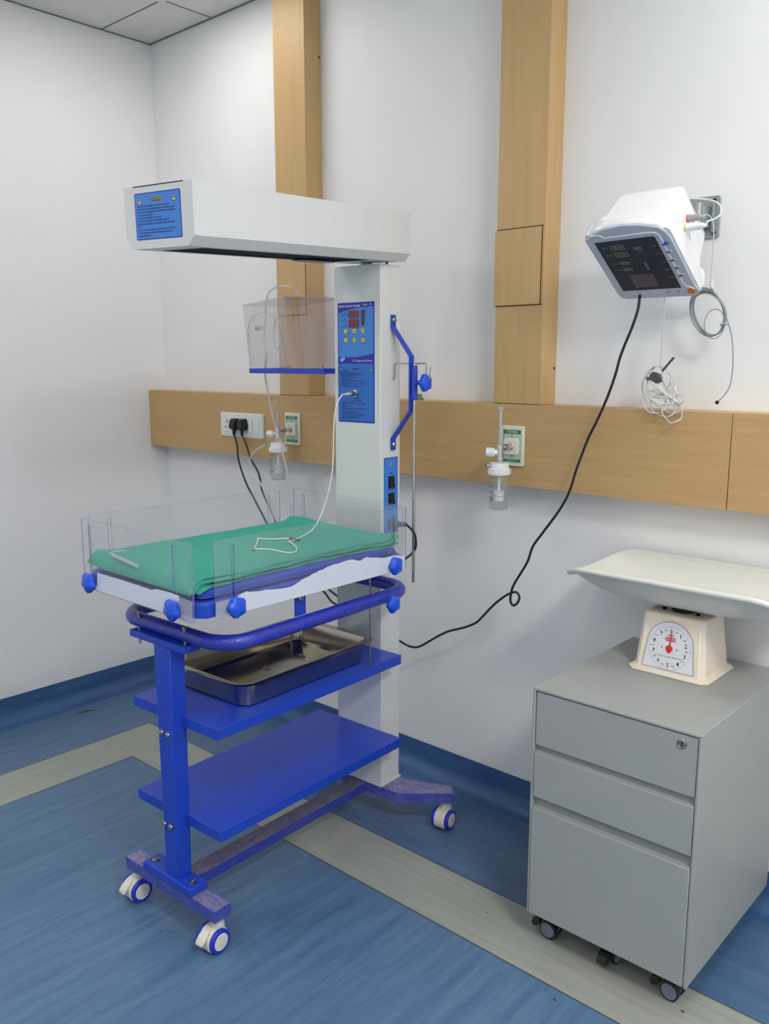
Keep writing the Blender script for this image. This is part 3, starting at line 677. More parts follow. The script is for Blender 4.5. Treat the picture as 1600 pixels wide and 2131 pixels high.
# green drape: four folded layers
b = MB(WM)
NX, NY = 64, 44
layers = 4
for l in range(layers):
    th = .0042
    e = [random.uniform(-.004, .004) for _ in range(3)]
    V = []
    def zt(x, y):
        q = Vector((x, y, 0))
        base = tilt(q).z+.966+.0004
        z = base + .0012*fbm(x, y, 9)+.0010*fbm(x+4, y*.4, 30)
        return z
    def zz_(u, v, top):
        ynear = .196+.006*math.sin(u*9+l*.5)+.010*fbm(u*3, l*7.3, 2)+[.004, -.004, .002, -.007][l]+(.018 if u < .15 else 0)*(1-u/.15 if u < .15 else 0)
        if u > .93: ynear += (u-.93)*.25
        yfar = -.226-.004*math.sin(u*5+l)
        x = .070+.008*(l % 2)*(1-u)+u*(.728+.002*l)
        y = yfar+(ynear-yfar)*v
        if v > .97: y += .0015*math.sin(u*60+l*2)
        z = zt(x, y)+l*(th+.0003)+(th if top else 0)
        if v > .9: z += (.0012*math.sin(u*23+l*2.1)+.0010)*(v-.9)/.1*(l > 0)
        # a fold turned up against the head panel, and a curled near corner
        k = max(0, 1-(x-.070)/.045)
        z += k*k*(.016+.008*math.exp(-((y+.15)/.08)**2)+.012*math.exp(-((y-.20)/.03)**2))*(l+1)/layers
        # foot end rolls over the mattress edge
        k = max(0, (x-.760)/.040)
        if k > 0: z -= k*k*(.004+.0042*(l+1)); x = x+.002*l-.004*k*k
        # left far corner stands a little proud
        z += .010*math.exp(-(((x-.78)/.03)**2+((y+.215)/.03)**2))
        return (x, y, z)
    for top_ in (0, 1):
        for i in range(NX+1):
            for j in range(NY+1): V.append(zz_(i/NX, j/NY, top_))
    F = []; M_ = (NX+1)*(NY+1); ix = lambda i, j: i*(NY+1)+j
    for i in range(NX):
        for j in range(NY):
            F.append((ix(i, j), ix(i, j+1), ix(i+1, j+1), ix(i+1, j))); F.append(tuple(M_+k for k in (ix(i, j), ix(i+1, j), ix(i+1, j+1), ix(i, j+1))))
    for i in range(NX):
        F.append((ix(i, 0), ix(i+1, 0), M_+ix(i+1, 0), M_+ix(i, 0))); F.append((ix(i+1, NY), ix(i, NY), M_+ix(i, NY), M_+ix(i+1, NY)))
    for j in range(NY):
        F.append((ix(0, j+1), ix(0, j), M_+ix(0, j), M_+ix(0, j+1))); F.append((ix(NX, j), ix(NX, j+1), M_+ix(NX, j+1), M_+ix(NX, j)))
    b.add(V, F, 'cloth_green')
tag(b.build('surgical_drape', smooth=60, base=True), 'folded green cloth drape covering the cot mattress between the clear panels', 'drape')
ZD = .966+layers*.0045+.001
def dz(x, y): return tilt(Vector((x, y, 0))).z+ZD
def ond(px, py, lift=.002):
    z = .987
    for _ in range(4): p = wpz(px, py, z); z = dz(p.x, p.y)+lift
    p = wpz(px, py, z); return WM @ Vector((p.x, p.y, z))
# skin probe
b = MB()
sock = WM @ Vector((.010, ps[1], ps[2]))
out = EX*.03
pth = [sock+EX*.024, aty(728, 818, sock.y-.045) if False else sock+EX*.045+EY*(-.002)+Vector((0, 0, -.002))]
q = [(712, 822), (703, 836), (697, 860), (694, 900), (693, 950), (690, 990), (679, 1040), (665, 1078), (648, 1104), (628, 1118)]
yy = [sock.y-.075, sock.y-.095, sock.y-.105, sock.y-.11, sock.y-.11, sock.y-.115, sock.y-.13, sock.y-.15, sock.y-.17]
for (px, py), y in zip(q[:-1], yy): pth.append(aty(px, py, y))
pth.append(ond(621, 1120)); pth.append(ond(613, 1123))
b.tube(pth, .0019, 'cord_white', 8)
jn = ond(613, 1122.5)
b.tube([ond(612, 1121.5), ond(600, 1120.5), ond(575, 1121.5), ond(567, 1122), ond(545, 1121), ond(537, 1120.3), ond(536, 1124), ond(534, 1132), ond(528, 1143)], .0018, 'cord_white', 8)
b.tube([ond(613, 1123.5), ond(601, 1126.5), ond(606, 1130), ond(614, 1136), ond(618, 1144), ond(612, 1149), ond(600, 1150.5), ond(585, 1148), ond(570, 1144.5), ond(555, 1143), ond(532, 1142.5), ond(528, 1143.5)], .0018, 'cord_white', 8)
pc = b.build('cable', None)
PR = thing('skin_probe', (jn.x, jn.y, jn.z-.002), 0, 'thin white skin probe lead looping on the green drape up to the control panel', 'probe cable')
MI = Matrix.Translation(-Vector(PR.location))
pc.parent = PR; pc.matrix_parent_inverse = Matrix.Identity(4)
for v in pc.data.vertices: v.co = MI @ v.co
def sub(bm_, name, root, **k):
    bm_.v = [v-Vector(root.location) for v in bm_.v]
    return bm_.build(name, root, **k)
b = MB(); b.cyl(sock-EX*-.0005, sock+EX*.016, .0075, 'steel', 16); b.cyl(sock+EX*.016, sock+EX*.022, .0065, 'steel', 16, .0045); b.cyl(sock+EX*.022, sock+EX*.046-Vector((0, 0, .002)), .0042, 'cord_pale', 12, .0026); sub(b, 'plug', PR)
b = MB(); b.tube([ond(624, 1123), ond(616, 1123.5), ond(612, 1121.5), ond(602, 1120.5)], .0032, 'sensor_dark', 8); sub(b, 'junction_sleeve', PR)
b = MB(); b.tube([ond(530, 1142), ond(526.5, 1145)], .0026, 'bolt_metal', 8, smooth=False); sub(b, 'sensor_tip', PR)
# clear plastic bits in the foot corner of the cot
b = MB()
for k, (dy, dx) in enumerate(((0, 0), (1.6, 3), (3.4, 1))):
    b.tube([ond(232+dx, 1153+dy, .004), ond(255+dx, 1163+dy, .004+.003*(k % 2)), ond(284+dx, 1176+dy, .004)], .0032, 'tube_clear', 8)
b.tube([ond(226, 1152, .004), ond(238, 1148, .004), ond(262, 1145, .004)], .002, 'tube_clear', 8)
tag(b.build('clear_tubes', base=True), 'short bundle of clear plastic tubes on the foot corner of the green drape', 'plastic tubes')
# steel tray on the shelf
b = MB(WM); zs = .5948
def rr(x0, x1, y0_, y1_, r, z): return [(u, v, z) for u, v in rrect(x0, x1, y0_, y1_, r, 6)]
tx0, tx1, ty0, ty1 = .092, .612, -.190, .148
secs = [rr(tx0+.028, tx1-.028, ty0+.028, ty1-.028, .03, zs), rr(tx0+.018, tx1-.018, ty0+.018, ty1-.018, .036, zs+.004), rr(tx0+.008, tx1-.008, ty0+.008, ty1-.008, .042, zs+.060), rr(tx0+.006, tx1-.006, ty0+.006, ty1-.006, .042, zs+.066),
        rr(tx0-.008, tx1+.008, ty0-.008, ty1+.008, .05, zs+.0675), rr(tx0-.010, tx1+.010, ty0-.010, ty1+.010, .05, zs+.0695), rr(tx0-.007, tx1+.007, ty0-.007, ty1+.007, .05, zs+.071),
        rr(tx0+.009, tx1-.009, ty0+.009, ty1-.009, .040, zs+.0685), rr(tx0+.013, tx1-.013, ty0+.013, ty1-.013, .038, zs+.058), rr(tx0+.021, tx1-.021, ty0+.021, ty1-.021, .032, zs+.008), rr(tx0+.034, tx1-.034, ty0+.034, ty1-.034, .025, zs+.003)]
b.loft(secs, 'tray_steel', cap=False)
n_ = len(secs[0]); b.add(secs[0], [list(range(n_-1, -1, -1))], 'tray_steel'); b.add(secs[-1], [list(range(n_))], 'tray_steel')
TRY = thing('instrument_tray', WM @ Vector((.352, -.02, zs)), 0, 'shiny rectangular stainless steel tray on the upper blue shelf', 'steel tray')
sub(b, 'tray_body', TRY, smooth=40)
for px, py in ((628, 1364), (555, 1390)):
    p = wpz(px, py, zs+.004); T = WM @ TR(p.x, p.y, zs+.0036) @ Matrix.Rotation(R(70), 4, 'Z')
    b = MB(T); b.box(-.017, .017, -.0075, .0075, 0, .0004, 'sticker_pink'); b.box(-.0155, .0155, -.006, .006, .0004, .0006, 'tag_pink'); b.text('STEEL', .010, 'sticker_pink', TR(0, 0, .0009), 'CENTER'); sub(b, 'sticker', TRY, smooth=0, label='small pink sticker')
# oxygen head hood standing on the shelf
Nb = aty(607.5, 762.5, -.46); Nt = aty(591, 615.5, -.46)
A_ = Vector((-.914, .407, 0)); B_ = Vector((.407, .914, 0))
Nb.z = 1.468
aL, bL = .205, .200
def solveA(P, px):
    lo, hi = 0, .5
    for _ in range(40):
        m = (lo+hi)/2; q = P+A_*m-CAM; x = 800+FPX*q.dot(rgt)/q.dot(fwd)
        lo, hi = (m, hi) if x > px else (lo, m)
    return lo
aB, aT = solveA(Nb, 509), solveA(Nt, 495)
HD = thing('oxygen_head_hood', (Nb+A_*aB/2+B_*bL/2), 0, 'clear acrylic oxygen head hood box standing beside the warmer column', 'oxygen hood')
bt = [Nb, Nb+A_*aB, Nb+A_*aB+B_*bL, Nb+B_*bL]; tp = [Nt, Nt+A_*aT, Nt+A_*aT+B_*bL, Nt+B_*bL]
def slab(bm, q, t, m, em):
    """acrylic sheet from four corners"""
    q = [Vector(x) for x in q]; n = (q[1]-q[0]).cross(q[3]-q[0]).normalized()*t
    bm.add([*q, *[x+n for x in q]], [(3, 2, 1, 0), (4, 5, 6, 7)], m)
    bm.add([*q, *[x+n for x in q]], [(0, 1, 5, 4), (1, 2, 6, 5), (2, 3, 7, 6), (3, 0, 4, 7)], em)
for nm_, q in (('front_sheet', [bt[0], bt[1], tp[1], tp[0]]), ('side_sheet', [bt[3], bt[0], tp[0], tp[3]]), ('back_sheet', [bt[2], bt[3], tp[3], tp[2]]), ('end_sheet', [bt[1], bt[2], tp[2], tp[1]]), ('top_sheet', [tp[0], tp[1], tp[2], tp[3]])):
    b = MB(); slab(b, q, .003, 'acrylic_warm', 'acrylic_warm_edge'); sub(b, nm_, HD, smooth=0)
def onA(s_, h): return (Nb.lerp(Nt, h))+A_*((aB+(aT-aB)*h)*s_)
b = MB(); arch = [onA(.93, .02), onA(.92, .45), onA(.84, .72), onA(.62, .82), onA(.38, .80), onA(.22, .68), onA(.14, .4), onA(.12, .02)]
b.tube([p-A_.cross(Vector((0, 0, 1)))*.004 for p in arch], .0016, 'acrylic_warm_edge', 6, n=5); sub(b, 'neck_opening_rim', HD)
b = MB(); c0 = onA(.36, .50); b.tube([c0+A_*(.040*math.cos(R(a)))+Vector((0, 0, .052*math.sin(R(a)))) +B_*.02 for a in range(0, 360, 20)], .0022, 'tube_clear', 8, closed=True, n=2); sub(b, 'port_ring', HD)
b = MB(); p = onA(.62, .60); nrm = -B_; b.cyl(p+nrm*.002, p+nrm*.016, .008, 'frosted', 14); b.cyl(p+nrm*.016, p+nrm*.017, .003, 'sensor_dark', 8); sub(b, 'nozzle', HD)
b = MB(); p0, p1 = aty(589, 702, Nb.y+.06), aty(594, 763, Nb.y+.06); b.tube([p1, p0], .005, 'frosted', 10, smooth=False); sub(b, 'seal_strip', HD)
# ================================================================== WALL OUTLETS, FLOWMETERS
yr = -RD-.0003
SP = thing('socket_plate', (.671, yr, 1.185), 0, 'white wall socket plate with switch and two black plugs on the wooden rail', 'wall socket')
b = MB(); T = face((.535, yr, 1.186), (1, 0, 0), (0, 0, 1))
b.prism(rrect(0, .273, 0, .098, .004), 0, .006, 'plate_white', T=T); b.prism(rrect(.004, .269, .004, .094, .004), .006, .009, 'plate_white', T=T)
b.prism(rrect(.020, .253, .018, .080, .003), .009, .0098, 'plate_white', T=T)
b.text('GM', .006, 'cord_grey', T @ TR(.125, .087, .0096), 'CENTER')
sub(b, 'plate', SP, bevel=.0012)
for i in range(3):
    x = .020+.0165+i*.058
    b = MB(); cx = .048+i*.062
    b.prism(rrect(cx-.028, cx+.028, .019, .079, .002), .0098, .0112, 'plate_white', T=T)
    for dx, dy, w_, h_ in ((0, .012, .0022, .0052), (0, .018, .0016, .006), (-.010, -.010, .0035, .0026), (.010, -.010, .0035, .0026), (-.014, -.006, .002, .002)):
        b.prism(rrect(cx+dx-w_, cx+dx+w_, .047+dy-h_, .047+dy+h_, min(w_, h_)*.9, 3), .0112, .0115, 'dark_gap', T=T)
    if i < 2: sub(b, 'socket', SP, smooth=0)
b = MB(); b.prism(rrect(.186, .214, .020, .078, .002), .0098, .0108, 'plate_white', T=T); b.prism(rrect(.190, .210, .024, .074, .002), .0108, .0145, 'plastic_white', T=T); sub(b, 'switch', SP, bevel=.001)
b = MB(); b.prism(rrect(.216, .250, .020, .078, .002), .0098, .0115, 'plate_white', T=T); sub(b, 'blank', SP, bevel=.0006)
def plug(cx, cz, path, label):
    y = yr-.0116
    P = thing('power_cord', (cx, y, cz), 0, label, 'power cord')
    b = MB(); pr = [(-.016, -.022), (.016, -.022), (.022, -.004), (.014, .024), (-.014, .024), (-.022, -.004)]
    b.loft([[(cx+u, y, cz+v) for u, v in pr], [(cx+u*.98, y-.018, cz+v*.98) for u, v in pr], [(cx+u*.7, y-.030, cz+v*.75) for u, v in pr]], 'plug_black')
    b.cyl((cx, y-.014, cz-.018), (cx, y-.016, cz-.044), .0085, 'plug_black', 12, .0055)
    sub(b, 'plug', P, bevel=.002)
    b = MB(); b.tube([Vector((cx, y-.016, cz-.040))]+path, .0038, 'cord_black', 10, n=6); sub(b, 'cord', P)
    return P
inl = WM @ Vector((-.048, CW+.004, .990))
pA = [aty(493, 925, -.118), aty(497, 960, -.122), aty(512, 1005, -.13), aty(530, 1040, -.14), aty(548, 1075, -.155), aty(560, 1098, -.17), aty(600, 1160, -.2), aty(640, 1205, -.22), aty(674, 1232, -.24), aty(700, 1258, -.24),
      Vector((1.56, -.265, .66)), Vector((1.61, -.270, .70)), Vector((1.625, -.270, .82)), Vector((1.64, -.270, .90)), aty(836, 1163, -.275), aty(850, 1158, -.295), aty(859, 1149, -.315), aty(865, 1138, -.33), aty(864, 1116, -.335), aty(857, 1103, -.335), aty(847, 1093, -.335), inl+EY*.055+Vector((0, 0, .006))]
PA = plug(.647, 1.238, pA, 'black power cord from the left plug, looping up into the warmer column')
b = MB(); b.loft([[tuple(inl+EX*u*.9+Vector((0, 0, v))) for u, v in rrect(-.014, .014, -.011, .011, .003, 2)], [tuple(inl+EY*.03+EX*u*.8+Vector((0, 0, v*.8+.003))) for u, v in rrect(-.012, .012, -.011, .011, .003, 2)],
                  [tuple(inl+EY*.058+EX*u*.4+Vector((0, 0, v*.6+.006))) for u, v in rrect(-.012, .012, -.011, .011, .003, 2)]], 'smoke_plastic'); sub(b, 'inlet_connector', PA, bevel=.001)
MB_ = Vector((2.345, -.15, 1.700))
pB = [aty(512, 925, -.118), aty(522, 955, -.122), aty(538, 985, -.13), aty(545, 1020, -.14), aty(558, 1050, -.15), aty(573, 1087, -.17), aty(610, 1150, -.2), aty(655, 1200, -.22), aty(686, 1228, -.24), aty(702, 1241, -.24), aty(760, 1290, -.20)]
for px, py in [(831, 1333.5), (849.5, 1344), (864, 1347), (876, 1344), (893, 1334.5), (913, 1323), (934, 1313.5), (965, 1306), (990, 1296), (1006, 1281), (1027, 1259), (1047, 1243)]: pB.append(aty(px, py, -.125))
for i, (px, py) in enumerate([(1062, 1234.5), (1074, 1232.5), (1080.5, 1242), (1077, 1254), (1068, 1260), (1062, 1250), (1064, 1231.5)]): pB.append(aty(px, py, -.125-.0022*i))
for px, py in [(1070, 1215), (1089, 1184), (1099, 1165.5), (1109, 1136.6), (1130, 1107.7), (1165, 1060), (1185, 1022), (1200, 975), (1224, 912), (1240, 880), (1262, 831), (1280, 781), (1288.8, 748), (1299, 720), (1315, 681.5), (1327, 644.8)]: pB.append(aty(px, py, -.140))
pB += [aty(1331, 618, -.135), aty(1333, 600, -.10)+Vector((0, 0, .0))]
plug(.697, 1.238, pB, 'long black cord hanging in a curve from the wall monitor to the right plug')
def outlet(cx, label):
    O_ = thing('oxygen_outlet', (cx, yr, 1.175), 0, label, 'oxygen outlet', None)
    T = face((cx-.041, yr, 1.174), (1, 0, 0), (0, 0, 1))
    b = MB(); b.prism(rrect(0, .082, 0, .123, .006), 0, .009, 'outlet_cream', T=T); sub(b, 'cover_plate', O_, bevel=.002)
    b = MB(); b.prism(rrect(.0075, .0745, .010, .113, .003), .009, .0105, 'outlet_mint', T=T)
    b.prism([(.0095, .099), (.0725, .099), (.0725, .110), (.0095, .110)], .0105, .0109, 'outlet_green', T=T)
    b.prism([(.0095, .013), (.0725, .013), (.0725, .021), (.0095, .021)], .0105, .0109, 'outlet_green', T=T)
    b.prism([(.0095, .013), (.0115, .013), (.0115, .110), (.0095, .110)], .0105, .0108, 'outlet_green', T=T)
    b.text('OXYGEN', .0095, 'label_white', T @ TR(.041, .1045, .0113), 'CENTER'); b.text('O2  60 PSI  O2', .006, 'label_white', T @ TR(.041, .017, .0113), 'CENTER')
    for v in (.092, .030): b.prism(circ(.041, v, .0035, 12), .0105, .0118, 'bolt_metal', T=T)
    sub(b, 'face_plate', O_, smooth=0)
    b = MB(); b.prism(rrect(.016, .068, .036, .086, .008), .0105, .020, 'outlet_cream', T=T); b.prism(circ(.041, .061, .012, 20), .020, .023, 'steel', T=T); sub(b, 'socket', O_, bevel=.003)
    return O_
outlet(.979, 'cream and green oxygen wall outlet beside the white socket plate')
outlet(1.980, 'cream and green oxygen wall outlet below the right wooden riser')
def flowmeter(cx, yc, zb, label):
    """cx,yc axis; zb bottom of the bottle"""
    Fm = thing('oxygen_flowmeter', (cx, yc, zb), 0, label, 'oxygen flowmeter', None)
    T = TR(cx, yc, zb)
    b = MB(T); b.lathe([(.026, 0), (.0275, .003), (.0275, .110), (.0265, .110), (.0265, .004), (.0258, .0035)][::1], 'bottle_clear', 28); sub(b, 'bottle', Fm)
    b = MB(T)
    for z in (.026, .040, .055, .070, .085):
        b.box(-.020, -.006, -.0268, -.0262, z, z+.0012, 'sensor_dark')
    b.text('150CC', .010, 'sensor_dark', TR(-.002, -.0281, .098) @ Matrix.Rotation(R(90), 4, 'X'), 'CENTER'); b.text('MAX', .007, 'sensor_dark', TR(-.008, -.0281, .076) @ Matrix.Rotation(R(90), 4, 'X'), 'CENTER'); b.text('MIN', .007, 'sensor_dark', TR(-.008, -.0281, .034) @ Matrix.Rotation(R(90), 4, 'X'), 'CENTER')
    sub(b, 'scale_marks', Fm, smooth=0)
    b = MB(T); b.lathe([(.0255, .0042), (.0255, .034), (.001, .0342)], 'water', 24); sub(b, 'water', Fm)
    b = MB(T); b.cyl((0, 0, .104), (0, 0, .050), .0042, 'plastic_white', 12); b.cyl((0, 0, .058), (0, 0, .042), .018, 'plastic_white', 16, .012); b.cyl((0, 0, .040), (0, 0, .028), .0165, 'plastic_white', 18); b.cyl((0, 0, .046), (0, 0, .036), .008, 'plastic_white', 12); sub(b, 'bubbler', Fm)
    b = MB(T); b.lathe([(.033, .108), (.0335, .110), (.0335, .125), (.030, .126), (.0285, .128), (.0285, .143), (.006, .144)], 'plastic_white', 36)
    for a in range(0, 360, 15): b.cyl((.0335*math.cos(R(a)), .0335*math.sin(R(a)), .111), (.0335*math.cos(R(a)), .0335*math.sin(R(a)), .124), .0012, 'plastic_white', 5)
    sub(b, 'lid', Fm)
    b = MB(T); b.cyl((-.016, -.022, .136), (-.024, -.034, .136), .0042, 'frosted', 12); b.cyl((-.024, -.034, .136), (-.0255, -.0362, .136), .0022, 'dark_gap', 8); sub(b, 'outlet_nipple', Fm)
    b = MB(T); b.cyl((0, 0, .143), (0, 0, .152), .006, 'chrome', 14); b.cyl((0, 0, .150), (0, 0, .163), .0075, 'chrome', 6); b.cyl((0, 0, .161), (0, 0, .196), .0105, 'chrome', 18); b.cyl((0, 0, .194), (0, 0, .1975), .0135, 'chrome', 18)
    b.cyl((0, 0, .187), (0, .03, .187), .0055, 'chrome', 12); b.cyl((0, .022, .187), (0, .036, .187), .0105, 'chrome', 6)
    b.tube([(0, .034, .187), (0, -yc-RD-.022, .187)], .0065, 'chrome', 14, smooth=False); sub(b, 'valve_body', Fm)
    b = MB(T); Tn = TR(-.009, -.009, .174) @ Matrix.Rotation(R(25), 4, 'Z') @ Matrix.Rotation(R(-90), 4, 'Y')
    b.lathe([(.006, -.006), (.0085, .002), (.0125, .003), (.0135, .024), (.0130, .0275), (.004, .0278)], 'plastic_white', 30, T=Tn, lobes=8, amp=.04); b.lathe([(.0060, .0278), (.0065, .0282), (.003, .0284)], 'label_pale_blue', 20, T=Tn); sub(b, 'flow_knob', Fm, label='white knob')
    b = MB(T); b.lathe([(.0098, .1975), (.0098, .300), (.009, .303), (.009, .308), (.0065, .310)], 'bottle_clear', 20); b.lathe([(.0042, .1975), (.0036, .306)], 'tube_clear', 16)
    for k in range(9): b.box(-.004, .001, -.0101, -.0099, .215+k*.009, .2156+k*.009, 'ink_navy')
    sub(b, 'gauge_tube', Fm)
    b = MB(T); b.cyl((0, 0, .302), (0, 0, .3115), .0105, 'frosted', 16); sub(b, 'gauge_cap', Fm)
    return Fm
flowmeter(1.985, -.170, 1.048, 'oxygen flowmeter and humidifier bottle with no tube, right of the warmer')
flowmeter(.978, -.170, 1.046, 'oxygen flowmeter and humidifier bottle feeding a clear tube, left of the warmer')
# tubing between the left flowmeter and the hood
hp = aty(619, 613, Nb.y+.03); hp.z = Nt.z+.004
tb = [Vector((.978-.0265, -.170-.038, 1.046+.136)), aty(545, 930, -.215), aty(532, 937, -.22), aty(522, 950, -.22), aty(520, 966, -.22), aty(525, 984, -.22), aty(537, 1000, -.225), aty(547, 1015, -.23), aty(556, 1040, -.24), aty(566, 1075, -.26),
      aty(580, 1110, -.30), aty(600, 1130, -.31), aty(613, 1110, -.31), aty(606, 1072, -.31), aty(599, 1020, -.31), aty(597, 980, -.32), aty(590, 950, -.33), aty(579, 905, -.34), aty(568, 868, -.36), aty(557, 812, -.39), aty(551, 775, -.42), aty(554, 740, -.48), aty(550, 705, -.49), aty(552, 670, -.49), aty(554, 630, -.49), aty(560, 608, -.48), aty(574, 598, -.46), aty(595, 596, -.45), aty(610, 601, -.44), hp]
b = MB(); b.tube(tb, .0036, 'tube_clear', 10, n=6)
TB = tag(b.build('oxygen_tubing', base=True), 'clear plastic oxygen tube from the left flowmeter up over the acrylic hood', 'oxygen tube')
# little green glass box on the rail
b = MB(); b.box(1.546, 1.578, -.056, -.034, RT+.0005, RT+.008, 'green_glass'); b.box(1.550, 1.574, -.053, -.037, RT+.008, RT+.020, 'green_glass')
tag(b.build('small_box', bevel=.002, base=True), 'tiny green glassy box on top of the wooden rail behind the drip pole', 'small box')
# ================================================================== CABINET
CX0, CX1, CY0, CY1, CZ0, CZ1 = 2.366, 2.792, -.557, -.02, .079, .694
CB = thing('drawer_cabinet', ((CX0+CX1)/2, (CY0+CY1)/2, 0), 0, 'grey steel three-drawer office cabinet on small casters against the wall', 'cabinet')
t_ = .007
b = MB(); b.box(CX0, CX0+t_, CY0, CY1, CZ0, CZ1-t_, 'cab_grey'); b.box(CX1-t_, CX1, CY0, CY1, CZ0, CZ1-t_, 'cab_grey'); b.box(CX0, CX1, CY0, CY1, CZ1-t_, CZ1, 'cab_grey')
b.box(CX0+t_, CX1-t_, CY1-.01, CY1, CZ0, CZ1-t_, 'cab_grey'); b.box(CX0+t_, CX1-t_, CY0+.03, CY1-.01, CZ0, CZ0+.006, 'cab_inner'); b.box(CX0+t_, CX1-t_, CY0+.031, CY0+.034, CZ0, CZ1-t_, 'cab_inner')
sub(b, 'body', CB, bevel=.0016)
def drawer(z0, z1, proud, rec=True, lock=False):
    b = MB(); x0, x1 = CX0+t_+.002, CX1-t_-.002
    if rec is None: x0, x1 = CX0+t_+.001, CX1-t_-.001
    b.box(x0, x1, CY0-proud, CY0+.018, z0, z1, 'cab_grey')
    d = sub(b, 'drawer', CB, bevel=.0014)
    return d
d1 = drawer(.545, .684, -.003); drawer(.407, .525, .001); drawer(.083, .377, .003, None)
for z0, z1 in ((.5255, .5445), (.3775, .4065)):
    b = MB(); b.box(CX0+t_, CX1-t_, CY0+.014, CY0+.030, z0-.004, z1+.004, 'cab_inner'); b.box(CX0+t_+.002, CX1-t_-.002, CY0+.001, CY0+.014, z0-.0, z0+.0015, 'cab_grey'); sub(b, 'finger_grip', CB)
b = MB(); T = face((2.748, CY0+.0028, .663), (1, 0, 0), (0, 0, 1))
b.lathe([(.0105, 0), (.0108, .003), (.0085, .0045), (.008, .003), (.0005, .003)], 'bolt_metal', 24, T=T); b.prism([(-.001, -.005), (.001, -.005), (.001, .005), (-.001, .005)], .003, .0034, 'dark_gap', T=T)
lk = b.build('lock', None); 
for v in lk.data.vertices: v.co -= Vector(CB.location)
lk.parent = d1
b = MB()
for px, py, r_ in ((1198, 1406, .010), (1214, 1414, .006), (1222, 1424, .008), (1396, 1484, .007), (1406, 1492, .005), (1432, 1500, .009), (1448, 1494, .006), (1399, 1468, .005)):
    p = atz(px, py, CZ1)
    for k_ in range(7):
        a = random.uniform(0, 6.28); q = (p.x+r_*1.4*math.cos(a)*random.random(), p.y+r_*math.sin(a)*random.random()); w_ = r_*random.uniform(.12, .3)
        b.add([(q[0]+w_*math.cos(t*math.pi/3)*random.uniform(.5, 1.8), q[1]+w_*math.sin(t*math.pi/3)*random.uniform(.4, 1), CZ1+.0003) for t in range(6)], [range(6)], 'cab_stain')
sub(b, 'stain', CB, smooth=0)['kind'] = 'stuff'
def cab_caster(x, y, rz, brake):
    T = Matrix.Translation((x, y, 0)) @ Matrix.Rotation(rz, 4, 'Z')
    b = MB(T); b.cyl((0, 0, .044), (0, 0, .079), .008, 'caster_brown', 12)
    arc = [(.024*math.cos(R(a))+.016, .024+.026*math.sin(R(a))) for a in range(20, 201, 15)]
    b.prism(arc+[(-.004, .02), (.030, .02)], -.009, .009, 'caster_dark', ax='y')
    c = sub(b, 'caster', CB)
    for s_ in (-1, 1):
        wb = MB(T); A = TR(.016, s_*.015, .0245) @ Matrix.Rotation(R(90), 4, 'X')
        wb.lathe([(.021, -.0055), (.0240, -.0045), (.0240, .0045), (.021, .0055)], 'caster_dark', 26, T=A)
        for e in (-1, 1): wb.lathe([(.001, e*.0055), (.0195, e*.0055), (.018, e*.007), (.001, e*.009)], 'button_grey', 26, T=A)
        k = wb.build('wheel', None)
        for v in k.data.vertices: v.co -= Vector(CB.location)
        k.parent = c
    if brake:
        lb = MB(T); lb.prism([(-.010, .040), (-.018, .018), (-.034, .012), (-.038, .022), (-.034, .034), (-.020, .042)][::-1], -.012, .012, 'caster_dark', ax='y')
        k = lb.build('brake_pedal', None, bevel=.002)
        for v in k.data.vertices: v.co -= Vector(CB.location)
        k.parent = c
cab_caster(2.392, -.500, R(0), True); cab_caster(2.724, -.500, R(-3), True); cab_caster(2.41, -.09, R(30), False); cab_caster(2.70, -.15, R(170), False)
cab_caster(2.571, -.497, R(86), True)
# ================================================================== BABY SCALE
SX, SY = 2.578, -.174
SCL = thing('baby_scale', (SX, SY, CZ1), 0, 'cream dial baby weighing scale with white pan on top of the grey cabinet', 'weighing scale')
z = CZ1
b = MB()
def ch(x0, x1, y0_, y1_, c, zz): return [(x0+c, y0_, zz), (x1-c, y0_, zz), (x1, y0_+c, zz), (x1, y1_-c, zz), (x1-c, y1_, zz), (x0+c, y1_, zz), (x0, y1_-c, zz), (x0, y0_+c, zz)]
def sec(hw_, hd, c, zz): return ch(SX-hw_, SX+hw_, SY-hd, SY+hd, c, zz)
b.loft([sec(.108, .099, .018, z+.0005), sec(.108, .099, .018, z+.006), sec(.096, .087, .013, z+.011), sec(.094, .085, .013, z+.014), sec(.082, .066, .011, z+.150), sec(.078, .062, .011, z+.154), sec(.055, .045, .01, z+.155)], 'scale_cream')
body = sub(b, 'housing', SCL, smooth=25, bevel=.0015)
b = MB(); b.cyl((SX, SY, z+.155), (SX, SY, z+.168), .030, 'dark_gap', 20)
for dx in (-.045, .045): b.cyl((SX+dx, SY-.02, z+.155), (SX+dx, SY-.02, z+.160), .006, 'dark_gap', 10)
sub(b, 'pan_mount', SCL)
